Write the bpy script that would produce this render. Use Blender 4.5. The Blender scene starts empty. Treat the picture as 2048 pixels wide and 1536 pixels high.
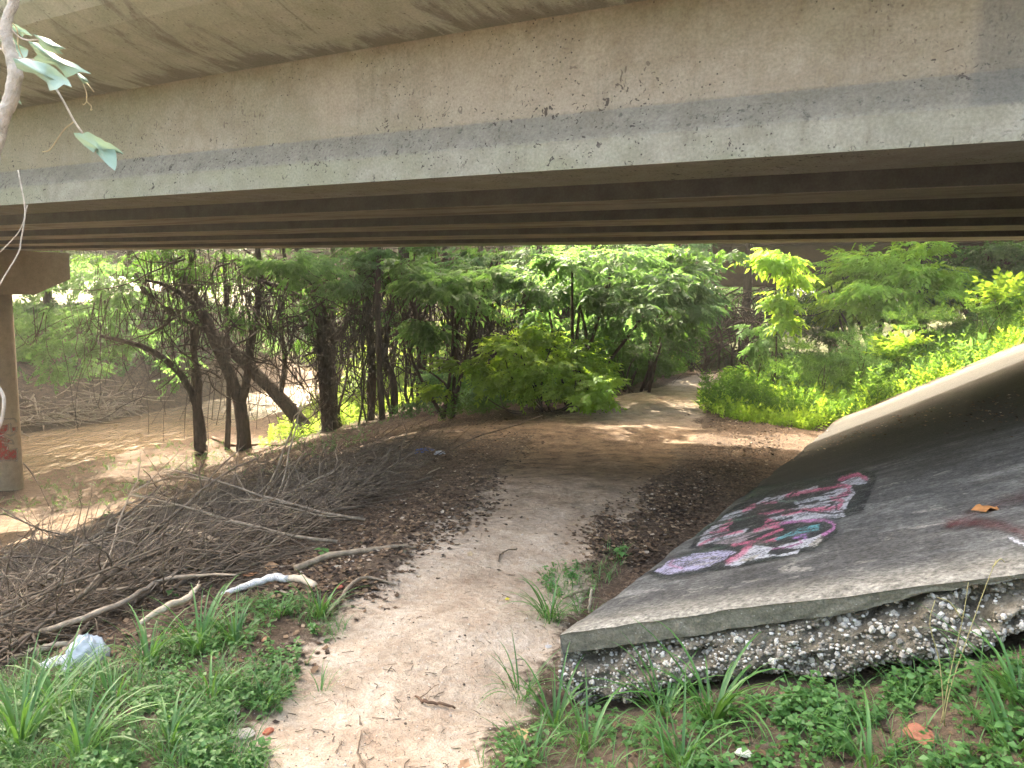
import bpy, bmesh, math, random
import numpy as np
from mathutils import Vector, Matrix

# ------------------------------------------------------------------ camera, sky, sun, exposure
sc = bpy.context.scene
C = sc.collection
RAD = math.radians
PITCH, ROLL, FPX, EYE = RAD(7.25), RAD(1.18), 1493.0, 1.5
fw = np.array([0, math.cos(PITCH), -math.sin(PITCH)])
_r = np.array([1.0, 0, 0]); _u = np.array([0, math.sin(PITCH), math.cos(PITCH)])
rt = _r*math.cos(ROLL) + _u*math.sin(ROLL)
up = _u*math.cos(ROLL) - _r*math.sin(ROLL)
CAM = np.array([0, 0, EYE])
cd = bpy.data.cameras.new('camera'); cam = bpy.data.objects.new('camera', cd); C.objects.link(cam)
cd.sensor_width = 36; cd.lens = FPX/2048*36; cd.clip_start = .05; cd.clip_end = 2000
m = Matrix.Identity(4)
for i in range(3):
    m[i][0] = rt[i]; m[i][1] = up[i]; m[i][2] = -fw[i]; m[i][3] = CAM[i]
cam.matrix_world = m
sc.camera = cam

SUN_EL, SUN_AZ = RAD(37), RAD(-24)        # azimuth measured from +Y, negative = towards -X
sundir = Vector((math.sin(SUN_AZ)*math.cos(SUN_EL), math.cos(SUN_AZ)*math.cos(SUN_EL), math.sin(SUN_EL)))
w = bpy.data.worlds.new('World'); sc.world = w; w.use_nodes = True
nt = w.node_tree; nt.nodes.clear()
sky = nt.nodes.new('ShaderNodeTexSky'); sky.sky_type = 'NISHITA'; sky.sun_disc = False
sky.sun_elevation = SUN_EL; sky.sun_rotation = SUN_AZ
sky.air_density = 1.0; sky.dust_density = 9.0; sky.ozone_density = .2
bg = nt.nodes.new('ShaderNodeBackground'); bg.inputs[1].default_value = .15
wo = nt.nodes.new('ShaderNodeOutputWorld')
tint = nt.nodes.new('ShaderNodeMix'); tint.data_type = 'RGBA'; tint.blend_type = 'MULTIPLY'; tint.inputs[0].default_value = 1   # humid haze takes the blue out of the sky
tint.inputs[7].default_value = (1, .95, .86, 1); nt.links.new(sky.outputs[0], tint.inputs[6]); nt.links.new(tint.outputs[2], bg.inputs[0]); nt.links.new(bg.outputs[0], wo.inputs[0])
sl = bpy.data.lights.new('sun', 'SUN'); sl.energy = 2.7; sl.angle = RAD(.5); sl.color = (1, .9, .74)
sun = bpy.data.objects.new('sun', sl); C.objects.link(sun)
sun.rotation_euler = (-sundir).to_track_quat('-Z', 'Y').to_euler(); sun.location = (0, 0, 30)
sc.view_settings.view_transform = 'Standard'; sc.view_settings.look = 'None'
sc.view_settings.gamma = 1; sc.view_settings.use_curve_mapping = False
sc.view_settings.exposure = 3.68
sc.render.engine = 'CYCLES'; sc.cycles.volume_bounces = 0
sc.cycles.use_denoising = True
sc.cycles.max_bounces = 7; sc.cycles.diffuse_bounces = 4; sc.cycles.glossy_bounces = 3
sc.cycles.transmission_bounces = 5; sc.cycles.transparent_max_bounces = 8
sc.cycles.caustics_reflective = False; sc.cycles.caustics_refractive = False
sc.cycles.sample_clamp_indirect = 6

# ------------------------------------------------------------------ survey: photo pixel -> place
def ray(px, py):
    d = fw + (px-1024)/FPX*rt - (py-768)/FPX*up
    return d
def W(px, py, Y):
    d = ray(px, py); return CAM + d*(Y/d[1])
def atz(px, py, z):
    d = ray(px, py); return CAM + d*((z-EYE)/d[2])
def proj(P):
    d = np.asarray(P, float) - CAM; q = d@fw
    return 1024+FPX*(d@rt)/q, 768-FPX*(d@up)/q
AZ = RAD(61.43)
NV = np.array([math.cos(AZ), math.sin(AZ), 0]); UV = np.array([math.sin(AZ), -math.cos(AZ), 0])
def BL(u, p, z=0): return u*UV + p*NV + np.array([0, 0, z])
def uv_of(P): return P[..., 0]*UV[0]+P[..., 1]*UV[1], P[..., 0]*NV[0]+P[..., 1]*NV[1]
BROT = AZ - math.pi/2
def atp(px, py, p):
    d = ray(px, py); return CAM + d*(p/(d@NV))

# ------------------------------------------------------------------ numpy noise
def _hash(ix, iy, seed):
    h = (ix*374761393 + iy*668265263 + seed*974634777) & 0xffffffff
    h = ((h ^ (h >> 13))*1274126177) & 0xffffffff
    return ((h ^ (h >> 16)) & 0xffff)/65535.0
def vnoise(x, y, seed=0):
    x = np.asarray(x, float); y = np.asarray(y, float)
    ix = np.floor(x).astype(np.int64); iy = np.floor(y).astype(np.int64)
    fx = x-ix; fy = y-iy; fx = fx*fx*(3-2*fx); fy = fy*fy*(3-2*fy)
    a = _hash(ix, iy, seed); b = _hash(ix+1, iy, seed); c = _hash(ix, iy+1, seed); d = _hash(ix+1, iy+1, seed)
    return (a*(1-fx)+b*fx)*(1-fy) + (c*(1-fx)+d*fx)*fy
def fbm(x, y, seed=0, o=4):
    s = 0; a = .5; t = 0
    for i in range(o):
        s = s + a*vnoise(np.asarray(x)*2**i, np.asarray(y)*2**i, seed+i*17); t += a; a *= .5
    return s/t
def sstep(a, b, x):
    t = np.clip((x-a)/(b-a), 0, 1); return t*t*(3-2*t)

# ------------------------------------------------------------------ object helpers
def tag(o, label=None, cat=None, group=None, kind=None):
    if label: o['label'] = label
    if cat: o['category'] = cat
    if group: o['group'] = group
    if kind: o['kind'] = kind
    return o
def thing(name, label, cat, loc=(0, 0, 0), group=None, rz=0):
    o = bpy.data.objects.new(name, None); C.objects.link(o)
    o.location = loc; o.rotation_euler = (0, 0, rz); o.empty_display_size = .1
    return tag(o, label, cat, group)
def make_mesh(name, V, F, mat=None, smooth=False, attrs=None, cols=None, matidx=None):
    """V (n,3); F array (m,k) or a list of such arrays"""
    me = bpy.data.meshes.new(name)
    Fs = F if isinstance(F, list) else [F]
    Fs = [np.asarray(f, np.int32) for f in Fs if len(f)]
    V = np.asarray(V, np.float32)
    me.vertices.add(len(V)); me.vertices.foreach_set('co', V.ravel())
    loops = np.concatenate([f.ravel() for f in Fs]); tot = np.concatenate([np.full(len(f), f.shape[1], np.int32) for f in Fs])
    me.loops.add(len(loops)); me.loops.foreach_set('vertex_index', loops)
    st = np.zeros(len(tot), np.int32); st[1:] = np.cumsum(tot)[:-1]
    me.polygons.add(len(tot)); me.polygons.foreach_set('loop_start', st); me.polygons.foreach_set('loop_total', tot)
    if smooth: me.polygons.foreach_set('use_smooth', np.ones(len(tot), bool))
    for k, a in (attrs or {}).items():
        at = me.attributes.new(k, 'FLOAT', 'POINT'); at.data.foreach_set('value', np.asarray(a, np.float32).ravel())
    for k, a in (cols or {}).items():
        at = me.attributes.new(k, 'FLOAT_COLOR', 'POINT'); at.data.foreach_set('color', np.asarray(a, np.float32).ravel())
    if mat: me.materials.append(mat)
    me.update(calc_edges=True); me.validate()
    return me
def link(name, me, parent=None, loc=None, rot=None):
    o = bpy.data.objects.new(name, me); C.objects.link(o)
    if parent is not None: o.parent = parent
    if loc is not None: o.location = loc
    if rot is not None: o.rotation_euler = rot
    return o
class Geo:
    """collects vertices, faces and one scalar per vertex"""
    def __init__(s): s.V = []; s.T = []; s.Q = []; s.A = []; s.n = 0
    def add(s, V, T=None, Q=None, a=.5):
        V = np.asarray(V, float)
        if T is not None and len(T): s.T.append(np.asarray(T)+s.n)
        if Q is not None and len(Q): s.Q.append(np.asarray(Q)+s.n)
        s.V.append(V); s.A.append(np.full(len(V), a) if np.isscalar(a) else a); s.n += len(V)
    def mesh(s, name, mat, smooth=False, off=None):
        V = np.concatenate(s.V)
        if off is not None: V = V - np.asarray(off)
        F = []
        if s.T: F.append(np.concatenate(s.T))
        if s.Q: F.append(np.concatenate(s.Q))
        return make_mesh(name, V, F, mat, smooth, {'v': np.concatenate(s.A)})
def smooth_path(P, n=4):
    P = np.asarray(P, float)
    if len(P) < 3: return P
    out = []
    Q = np.vstack([2*P[0]-P[1], P, 2*P[-1]-P[-2]])
    for i in range(1, len(Q)-2):
        for k in range(n):
            t = k/n
            out.append(.5*((2*Q[i])+(-Q[i-1]+Q[i+1])*t+(2*Q[i-1]-5*Q[i]+4*Q[i+1]-Q[i+2])*t*t+(-Q[i-1]+3*Q[i]-3*Q[i+1]+Q[i+2])*t**3))
    out.append(P[-1]); return np.array(out)
def tube(g, P, R, k=6, a=.5, rough=0, rng=None):
    P = np.asarray(P, float); n = len(P)
    R = np.broadcast_to(np.interp(np.linspace(0, 1, n), np.linspace(0, 1, len(R)), R) if not np.isscalar(R) else R, (n,))
    T = np.gradient(P, axis=0); T /= np.linalg.norm(T, axis=1)[:, None]+1e-9
    ref = np.array([0, 0, 1.0]) if abs(T[:, 2]).mean() < .8 else np.array([1.0, 0, 0])
    X = np.cross(T, ref); X /= np.linalg.norm(X, axis=1)[:, None]+1e-9
    Y = np.cross(T, X)
    an = np.arange(k)/k*2*math.pi
    rr = R[:, None]*np.ones((n, k))
    if rough and rng is not None: rr = rr*(1+rough*rng.uniform(-1, 1, (n, k)))
    V = P[:, None, :] + rr[..., None]*(np.cos(an)[None, :, None]*X[:, None, :]+np.sin(an)[None, :, None]*Y[:, None, :])
    V = V.reshape(-1, 3)
    i = np.arange(n-1)[:, None]*k; j = np.arange(k)[None, :]; j2 = (j+1) % k
    Q = np.stack([i+j, i+j2, i+k+j2, i+k+j], -1).reshape(-1, 4)
    V = np.vstack([V, P[0], P[-1]])
    c0 = n*k; jj = np.arange(k)
    T0 = np.stack([np.full(k, c0), (jj+1) % k, jj], 1); T1 = np.stack([np.full(k, c0+1), (n-1)*k+jj, (n-1)*k+(jj+1) % k], 1)
    g.add(V, np.vstack([T0, T1]), Q, a)
def basis(F, roll, rng):
    """forward vectors (n,3) -> rotation matrices with x = forward, z roughly up"""
    F = F/np.linalg.norm(F, axis=1)[:, None]
    U = np.tile(np.array([0, 0, 1.0]), (len(F), 1)) + rng.normal(0, roll, (len(F), 3))
    Y = np.cross(U, F); Y /= np.linalg.norm(Y, axis=1)[:, None]+1e-9
    Z = np.cross(F, Y)
    return np.stack([F, Y, Z], -1)
def stamp(g, tv, tt, P, M, S, A, la=None):
    """copies of template tv,tt at P with matrices M, scales S, attribute A (+ per-vertex la)"""
    n = len(P); k = len(tv)
    if n == 0: return
    V = np.einsum('nij,kj->nki', M, tv)*S[:, None, None] + P[:, None, :]
    T = (tt[None] + (np.arange(n)*k)[:, None, None]).reshape(-1, tt.shape[1])
    a = A[:, None] + (la[None] if la is not None else np.zeros((1, k)))
    if tt.shape[1] == 3: g.add(V.reshape(-1, 3), T=T, a=a.ravel())
    else: g.add(V.reshape(-1, 3), Q=T, a=a.ravel())

# ------------------------------------------------------------------ node materials
def mat(name):
    m = bpy.data.materials.new(name); m.use_nodes = True
    nt = m.node_tree; nt.nodes.clear(); return m, nt
class NT:
    def __init__(s, nt): s.nt = nt
    def n(s, t, **kw):
        x = s.nt.nodes.new(t)
        for k, v in kw.items():
            if k.startswith('i'):
                x.inputs[int(k[1:])].default_value = v
            else: setattr(x, k, v)
        return x
    def l(s, a, b): s.nt.links.new(a, b)
    def coord(s, kind='Object', scale=(1, 1, 1), rot=(0, 0, 0)):
        tc = s.n('ShaderNodeTexCoord'); mp = s.n('ShaderNodeMapping')
        mp.inputs['Scale'].default_value = scale; mp.inputs['Rotation'].default_value = rot
        s.l(tc.outputs[kind], mp.inputs[0]); return mp.outputs[0]
    def noise(s, vec, scale, detail=5, rough=.55, dist=0):
        x = s.n('ShaderNodeTexNoise'); x.inputs['Scale'].default_value = scale; x.inputs['Detail'].default_value = detail
        x.inputs['Roughness'].default_value = rough; x.inputs['Distortion'].default_value = dist
        s.l(vec, x.inputs['Vector']); return x.outputs[0]
    def vor(s, vec, scale, feat='F1', rand=1):
        x = s.n('ShaderNodeTexVoronoi'); x.feature = feat; x.inputs['Scale'].default_value = scale; x.inputs['Randomness'].default_value = rand
        s.l(vec, x.inputs['Vector']); return x
    def ramp(s, f, stops):
        x = s.n('ShaderNodeValToRGB'); e = x.color_ramp.elements
        while len(e) < len(stops): e.new(.5)
        for i, (p, c) in enumerate(stops):
            e[i].position = p; e[i].color = (*c, 1) if len(c) == 3 else c
        s.l(f, x.inputs[0]); return x.outputs[0]
    def rng(s, f, a, b, c=0, d=1):
        x = s.n('ShaderNodeMapRange'); x.interpolation_type = 'SMOOTHSTEP'
        for i, v in enumerate((a, b, c, d)): x.inputs[i+1].default_value = v
        s.l(f, x.inputs[0]); return x.outputs[0]
    def mix(s, f, a, b, mode='MIX'):
        x = s.n('ShaderNodeMix'); x.data_type = 'RGBA'; x.blend_type = mode
        for i, v in ((0, f), (6, a), (7, b)):
            if isinstance(v, (int, float)): x.inputs[i].default_value = v
            elif isinstance(v, tuple): x.inputs[i].default_value = (*v, 1)
            else: s.l(v, x.inputs[i])
        return x.outputs[2]
    def math(s, op, a, b=0):
        x = s.n('ShaderNodeMath'); x.operation = op
        for i, v in ((0, a), (1, b)):
            if isinstance(v, (int, float)): x.inputs[i].default_value = v
            else: s.l(v, x.inputs[i])
        return x.outputs[0]
    def attr(s, name, out='Fac'):
        x = s.n('ShaderNodeAttribute'); x.attribute_name = name; return x.outputs[out]
    def bsdf(s, col, rough=.9, bump=None, bs=.3, bd=.02, spec=.3, **kw):
        b = s.n('ShaderNodeBsdfPrincipled'); o = s.n('ShaderNodeOutputMaterial')
        if isinstance(col, tuple): b.inputs['Base Color'].default_value = (*col, 1)
        else: s.l(col, b.inputs['Base Color'])
        if isinstance(rough, (int, float)): b.inputs['Roughness'].default_value = rough
        else: s.l(rough, b.inputs['Roughness'])
        b.inputs['Specular IOR Level'].default_value = spec
        for k, v in kw.items(): b.inputs[k.replace('_', ' ')].default_value = v
        if bump is not None:
            x = s.n('ShaderNodeBump'); x.inputs['Strength'].default_value = bs; x.inputs['Distance'].default_value = bd
            s.l(bump, x.inputs['Height']); s.l(x.outputs[0], b.inputs['Normal'])
        s.l(b.outputs[0], o.inputs[0]); return b

def concrete(name, base, dark, spots=.5, stain=.4, streak=(1, 1, 1), moss=0, kind='Object', grain=1.0):
    m, nt = mat(name); N = NT(nt)
    v = N.coord(kind); vs = N.coord(kind, scale=streak)
    big = N.noise(vs, .9, 6, .6); mid = N.noise(v, 7, 6, .65); fine = N.noise(v, 60, 4, .6)
    c = N.ramp(mid, [(.3, tuple(x*.82 for x in base)), (.5, base), (.72, tuple(min(1, x*1.16) for x in base))])
    st = N.rng(big, .46, .66)
    c = N.mix(N.math('MULTIPLY', st, stain), c, dark)
    if moss:
        g = N.rng(N.noise(v, .5, 4, .5), .42, .6)
        c = N.mix(N.math('MULTIPLY', g, moss), c, (.22, .23, .12))
    vo = N.vor(v, 9).outputs[0]
    dens = N.rng(N.noise(v, 1.3, 3), .48, .62)
    sp = N.math('MULTIPLY', N.math('LESS_THAN', N.math('ADD', vo, N.math('MULTIPLY', fine, .12)), .165), dens)
    vo2 = N.vor(v, 34).outputs[0]
    sp2 = N.math('MULTIPLY', N.math('LESS_THAN', vo2, .16), N.rng(N.noise(v, 3.1, 3), .5, .6))
    spm = N.math('MAXIMUM', sp, sp2)
    c = N.mix(N.math('MULTIPLY', spm, spots), c, tuple(x*.25 for x in base))
    c = N.mix(.35*grain, c, N.ramp(fine, [(.3, (.25, .25, .25)), (.7, (.75, .75, .75))]), 'OVERLAY')
    h = N.math('SUBTRACT', N.math('ADD', N.math('MULTIPLY', fine, .35), N.math('MULTIPLY', mid, .5)), N.math('MULTIPLY', spm, 1.2))
    N.bsdf(c, .93, h, .35, .01, .2)
    return m

def leafmat(name, lo, mid, hi, trans, tw=.45, rough=.62, spec=.18):
    m, nt = mat(name); N = NT(nt)
    a = N.attr('v')
    c = N.ramp(a, [(.0, lo), (.5, mid), (1., hi)])
    b = N.bsdf(c, rough, spec=spec)
    t = N.n('ShaderNodeBsdfTranslucent'); tc = N.mix(a, tuple(x*.7 for x in trans), trans)
    N.l(tc, t.inputs[0])
    mx = N.n('ShaderNodeMixShader'); mx.inputs[0].default_value = tw
    out = [n for n in nt.nodes if n.type == 'OUTPUT_MATERIAL'][0]
    N.l(b.outputs[0], mx.inputs[1]); N.l(t.outputs[0], mx.inputs[2]); N.l(mx.outputs[0], out.inputs[0])
    return m
def barkmat(name, c1, c2, scale=14, streak=(1, 1, .25), sp=None):
    m, nt = mat(name); N = NT(nt)
    v = N.coord('Object', scale=streak)
    n1 = N.noise(v, scale, 6, .65, .4); n2 = N.noise(v, scale*6, 3)
    c = N.ramp(n1, [(.3, c1), (.68, c2)])
    c = N.mix(N.math('MULTIPLY', N.attr('v'), .5), c, N.mix(1., c, (1.4, 1.35, 1.3), 'MULTIPLY'))
    if sp: c = N.mix(N.rng(n2, .55, .7), c, sp)
    N.bsdf(c, .95, N.math('ADD', n1, N.math('MULTIPLY', n2, .4)), .6, .02, .15)
    return m

# ------------------------------------------------------------------ terrain survey
P0 = 2.56                                   # front face of the slope paving, metres from camera across the bridge
c0 = atp(1122, 1262, P0); U0 = uv_of(c0)[0]; ZC = c0[2]
def slab_ztoe(t): return np.interp(t, [0, 2, 6.1, 9, 11.4, 20], [ZC, ZC-.17, ZC-.47, ZC-.66, ZC-.8, ZC-.85])
ZTOP = ZC+1.46
def slab_z(t, s): return slab_ztoe(t) + (ZTOP-slab_ztoe(t))*s/3.9
def TS(t, s, z): return BL(U0+s, P0+t, z)
WZ = -4.5
ctrl = []
def cp(px, py, z): ctrl.append(atz(px, py, z))
def cy(px, py, Y): ctrl.append(W(px, py, Y))
for a in [(480, 1536, 0), (715, 1536, -.02), (950, 1536, 0), (700, 1400, -.02), (720, 1250, -.02), (1040, 1250, 0), (900, 1150, -.03), (1000, 1100, -.05),
          (1100, 1000, -.1), (1120, 955, -.16), (1160, 925, -.42), (1200, 900, -.55), (1250, 850, -.62), (1100, 850, -.66), (1320, 800, -.66), (1440, 752, -.7),
          (1330, 1050, -.16), (1420, 950, -.35), (1500, 880, -.55), (600, 1160, -.06), (800, 1060, -.1), (450, 1180, -.12), (300, 1220, -.28), (150, 1250, -.42),
          (0, 1300, -.5), (0, 1480, -.12), (-200, 1536, -.2), (300, 1450, 0), (100, 1400, -.12), (500, 1070, -.75), (350, 1100, -.95), (200, 1130, -1.3), (650, 1000, -.55), (50, 1180, -1.2),
          (700, 960, -.85), (880, 930, -.62), (950, 890, -.72), (820, 872, -.8), (740, 893, -.98), (640, 925, -1.3), (530, 958, -1.6), (430, 995, -1.9), (250, 1070, -2.3), (150, 1115, -2.5), (0, 1150, -2.8),
          (0, 1000, -4.15), (42, 985, -4.25), (300, 960, -4.0), (100, 1050, -3.7), (450, 915, -3.9), (400, 872, -4.15), (485, 868, -4.0), (600, 864, -3.6), (660, 842, -3.3),
          (740, 835, -2.7), (800, 822, -2.2), (850, 812, -1.9), (960, 800, -1.3), (1040, 800, -1.0), (1150, 770, -.9), (1300, 740, -.8)]: cp(*a)
for a, b in ((1140, 1425), (1250, 1432), (1373, 1378), (1482, 1385), (1576, 1375), (1671, 1380), (1765, 1366), (1884, 1352), (1978, 1330), (2048, 1300)): ctrl.append(atp(a, b, P0-.06))
for t, s, z in [(-.1, 2.5, .85), (-.1, 4, 1.4), (-1, 0, -.02), (-1, .7, .06), (-1, 1.4, .22), (-1, 4, .8), (-4, 1.4, .1), (-4, 6, .7), (-10, 5, .6), (-10, 0, 0), (-5, -1, 0)]:
    ctrl.append(TS(t, s, z))
for t in (.5, 2, 4, 6, 8, 10, 11.2):
    for s in (.25, 2, 4): ctrl.append(TS(t, s, slab_z(t, s)-(.33 if t < 1 else .26)))
    ctrl.append(TS(t, -.15, slab_ztoe(t)-(.2 if t < 2 else .1)))
for t in (12.2, 14, 17, 22, 30, 45):
    z0 = slab_ztoe(t)
    for s, z in ((0, z0-.02), (2, z0+1.0), (4, ZTOP-.05), (7, ZTOP+1.0), (12, ZTOP+1.1)): ctrl.append(TS(t, s, z))
for t in (3, 8, 14): ctrl.append(TS(t, 9, 3.4)); ctrl.append(TS(t, 20, 3.8))
for x, y, z in [(-14, 12, -4.2), (-13, 5, -3.6), (-8, 5, -2.0), (-6, 0, -.9), (-10, -5, -2.8), (-4, -4, 0), (0, -4, 0), (0, -15, 0), (-15, -15, -4), (6, 30, -.8), (2, 30, -1.4), (8, 40, -.8),
                (0, 45, -1.5), (10, 60, 0), (-5, 60, -1), (30, 60, 2), (-4, 30, -2.2), (-6, 40, -3.0), (-60, 20, 0), (-60, 60, 0), (-50, -20, 0), (0, 100, 0), (50, 20, 3.5), (50, -20, 1), (-40, 40, -.5), (-30, 60, -.5), (-34, 10, -.8)]:
    ctrl.append(np.array([x, y, z], float))
CT = np.array(ctrl)
def _phi(r2): return np.sqrt(r2+.12)
_A = _phi(((CT[:, None, :2]-CT[None, :, :2])**2).sum(-1)) - 0
_n = len(CT)
_M = np.zeros((_n+1, _n+1)); _M[:_n, :_n] = _A + np.eye(_n)*(-.02); _M[_n, :_n] = 1; _M[:_n, _n] = 1
_w = np.linalg.solve(_M, np.append(CT[:, 2], 0))
near_e = [(-14, -40), (-14.5, -15), (-15, 5)] + [tuple(atz(a, b, WZ)[:2]) for a, b in ((50, 965), (200, 925), (400, 884), (560, 856), (640, 838))] + [(-9.2, 48), (-13, 62), (-30, 85)]
far_e = [(-27, -40), (-26, -15), (-24.5, 8)] + [tuple(atz(a, b, WZ)[:2]) for a, b in ((40, 868), (200, 845), (400, 805), (560, 776), (640, 764))] + [(-18, 60), (-24, 72), (-40, 95)]
NE = np.array(near_e, float); FE = np.array(far_e, float)
def creek_coord(x, y):
    """signed distance-like value to the channel: <0 in the water, in metres"""
    ys = y
    xn = np.interp(ys, NE[:, 1], NE[:, 0]); xf = np.interp(ys, FE[:, 1], FE[:, 0])
    return np.maximum(x-xn, xf-x), (x-xn)
def H(x, y):
    x = np.asarray(x, float); y = np.asarray(y, float); sh = x.shape; x = x.ravel(); y = y.ravel()
    z = np.empty(len(x))
    for i in range(0, len(x), 20000):
        a = x[i:i+20000, None]-CT[None, :, 0]; b = y[i:i+20000, None]-CT[None, :, 1]
        z[i:i+20000] = _phi(a*a+b*b)@_w[:_n] + _w[_n]
    r = np.hypot(x, y-20); k = sstep(60, 110, r); z = z*(1-k)
    d, dn = creek_coord(x, y)
    nb = (fbm(x*.6, y*.6, 5)-.5)*.9
    dd = d + nb*sstep(-.5, 1.5, np.abs(d))
    prof = np.where(dn > -4, WZ-.03+dd*.75, WZ-.03+dd*.8)
    prof = np.where(d < 0, WZ-.1+np.maximum(d, -2)*.35, prof)
    z = np.minimum(z, np.where(d < 5, prof, 99))
    # far bank climbs out of the creek
    fb = np.interp(y, FE[:, 1], FE[:, 0]) - x
    z = np.where(fb > 0, np.minimum(WZ+np.minimum(fb*.62, 4.2)+nb*.5*sstep(0, 1, fb), np.maximum(z, 0)+.5), z)
    return z.reshape(sh)
# paths (world polylines with half widths)
pw1 = [(715, 1700, 0, .42), (715, 1536, -.02, .40), (870, 1250, -.02, .41), (1010, 1100, -.04, .45), (1110, 1000, -.1, .52), (1150, 945, -.3, .75), (1200, 890, -.55, 1.0), (1230, 845, -.62, 1.25), (1310, 800, -.66, 1.0), (1370, 775, -.68, .75), (1440, 752, -.7, .6), (1500, 728, -.7, .6)]
PW1 = [(*atz(a, b, c)[:2], d) for a, b, c, d in pw1]
pw2 = [(1200, 850, -.62, .8), (1000, 852, -.68, .9), (850, 862, -.75, .55), (760, 882, -.95, .35), (640, 918, -1.25, .3), (520, 955, -1.7, .3), (380, 990, -2.6, .5), (200, 1040, -3.4, 1.0), (0, 1070, -3.7, 1.7), (-300, 1120, -3.8, 2.4)]
PW2 = [(*atz(a, b, c)[:2], d) for a, b, c, d in pw2]
def pathd(x, y, P):
    best = np.full(np.shape(x), 1e9)
    for (x0, y0, w0), (x1, y1, w1) in zip(P[:-1], P[1:]):
        dx, dy = x1-x0, y1-y0; L = dx*dx+dy*dy
        t = np.clip(((x-x0)*dx+(y-y0)*dy)/L, 0, 1)
        d = np.hypot(x-x0-t*dx, y-y0-t*dy) - (w0+(w1-w0)*t)
        best = np.minimum(best, d)
    return best
def masks(x, y):
    n1 = (fbm(x*1.6, y*1.6, 3, 5)-.5); n2 = (fbm(x*6, y*6, 9, 3)-.5)
    d1 = pathd(x, y, PW1)+n1*.45+n2*.18
    d2 = pathd(x, y, PW2)+n1*.7+n2*.15
    p = np.maximum(1-sstep(-.1, .22, d1), (1-sstep(-.2, .35, d2)))
    return p, np.minimum(d1, d2)
def HH(x, y):
    """height with the fine relief the mesh carries"""
    x = np.asarray(x, float); y = np.asarray(y, float)
    z = H(x, y)
    p, d = masks(x, y)
    u = x*UV[0]+y*UV[1]-U0; t = x*NV[0]+y*NV[1]-P0
    underslab = sstep(-.1, .15, u)*sstep(-.05, .2, t)*(1-sstep(11.2, 11.6, t))
    k = (1-underslab)
    z = z + k*((fbm(x*2.2, y*2.2, 21, 4)-.5)*(.10-.05*p) + (fbm(x*14, y*14, 31, 3)-.5)*(.035-.022*p) - .035*p*(1-sstep(8, 12, y)))
    return z

_qx = np.arange(-24, 14.01, .1); _qy = np.arange(.6, 42.01, .1); _QX, _QY = np.meshgrid(_qx, _qy); _QZ = H(_QX, _QY)
def HQ(x, y):
    fx = np.clip((x+24)/.1, 0, len(_qx)-1.001); fy = np.clip((y-.6)/.1, 0, len(_qy)-1.001); i = fx.astype(int); j = fy.astype(int); a = fx-i; b = fy-j
    return (_QZ[j, i]*(1-a)+_QZ[j, i+1]*a)*(1-b)+(_QZ[j+1, i]*(1-a)+_QZ[j+1, i+1]*a)*b
def march(X, Y_):
    X = np.asarray(X, float); Y_ = np.asarray(Y_, float); D = fw[None]+((X-1024)/FPX)[:, None]*rt-((Y_-768)/FPX)[:, None]*up; D = D/D[:, 1:2]
    ts = np.concatenate([np.linspace(1.2, 6, 100), np.linspace(6.1, 40, 220)]); t = np.full(len(X), 40.); done = np.zeros(len(X), bool); prev = ts[0]; pg = np.full(len(X), 1.)
    for k in ts:
        q = CAM+D*k; g_ = q[:, 2]-HQ(q[:, 0], q[:, 1]); hit = (~done) & (g_ <= 0); t[hit] = prev+(k-prev)*pg[hit]/(pg[hit]-g_[hit]+1e-9); done |= hit; pg = g_; prev = k
    q = CAM+D*t[:, None]; q[:, 2] = HH(q[:, 0], q[:, 1]); return q

# ------------------------------------------------------------------ ground sheet
def axis(br):
    out = [br[0][0]]
    for a, b, st in br:
        n = max(1, int(round((b-a)/st))); out += list(a+(b-a)*(np.arange(n)+1)/n)
    return np.array(out)
gx = axis([(-700, -100, 60), (-100, -40, 5), (-40, -18, .6), (-18, -8, .18), (-8, -3, .08), (-3, 3.2, .04), (3.2, 8, .1), (8, 16, .3), (16, 40, 1.5), (40, 100, 6), (100, 700, 60)])
gy = axis([(-600, -60, 60), (-60, -10, 4), (-10, .8, .4), (.8, 5.5, .035), (5.5, 10, .06), (10, 18, .1), (18, 30, .22), (30, 60, .8), (60, 110, 4), (110, 900, 60)])
GX, GY = np.meshgrid(gx, gy)
GZ = HH(GX, GY)
pm, pd = masks(GX, GY)
dcr, dn = creek_coord(GX, GY)
wet = (1-sstep(0, .8, dcr))
# leaf litter density and green cover masks
def litter_mask(x, y):
    d1 = pathd(x, y, PW1); d2 = pathd(x, y, PW2)
    u = x*UV[0]+y*UV[1]-U0; t = x*NV[0]+y*NV[1]-P0
    l = sstep(.0, .35, np.minimum(d1, d2+.1))
    far = sstep(2.6, 3.6, y)
    return l*far
lit = litter_mask(GX, GY)
nx, ny = len(gx), len(gy)
V = np.stack([GX, GY, GZ], -1).reshape(-1, 3)
I = (np.arange(ny-1)[:, None]*nx+np.arange(nx-1)[None, :]).ravel()
Q = np.stack([I, I+1, I+nx+1, I+nx], 1)
gm, nt_ = mat('ground_soil'); N = NT(nt_)
v = N.coord('Object')
n1 = N.noise(v, 3, 6, .65); n2 = N.noise(v, 26, 5, .6); n3 = N.noise(v, 150, 3, .6)
sand = N.ramp(N.math('ADD', N.math('MULTIPLY', n1, .6), N.math('MULTIPLY', n2, .4)), [(.33, (.30, .215, .15)), (.5, (.42, .335, .25)), (.66, (.55, .465, .375))])
sand = N.mix(N.attr('soil_and_shade'), sand, N.ramp(N.math('ADD', N.math('MULTIPLY', n1, .5), N.math('MULTIPLY', n2, .5)), [(.35, (.10, .065, .04)), (.5, (.155, .105, .067)), (.66, (.225, .16, .108))]))
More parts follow.
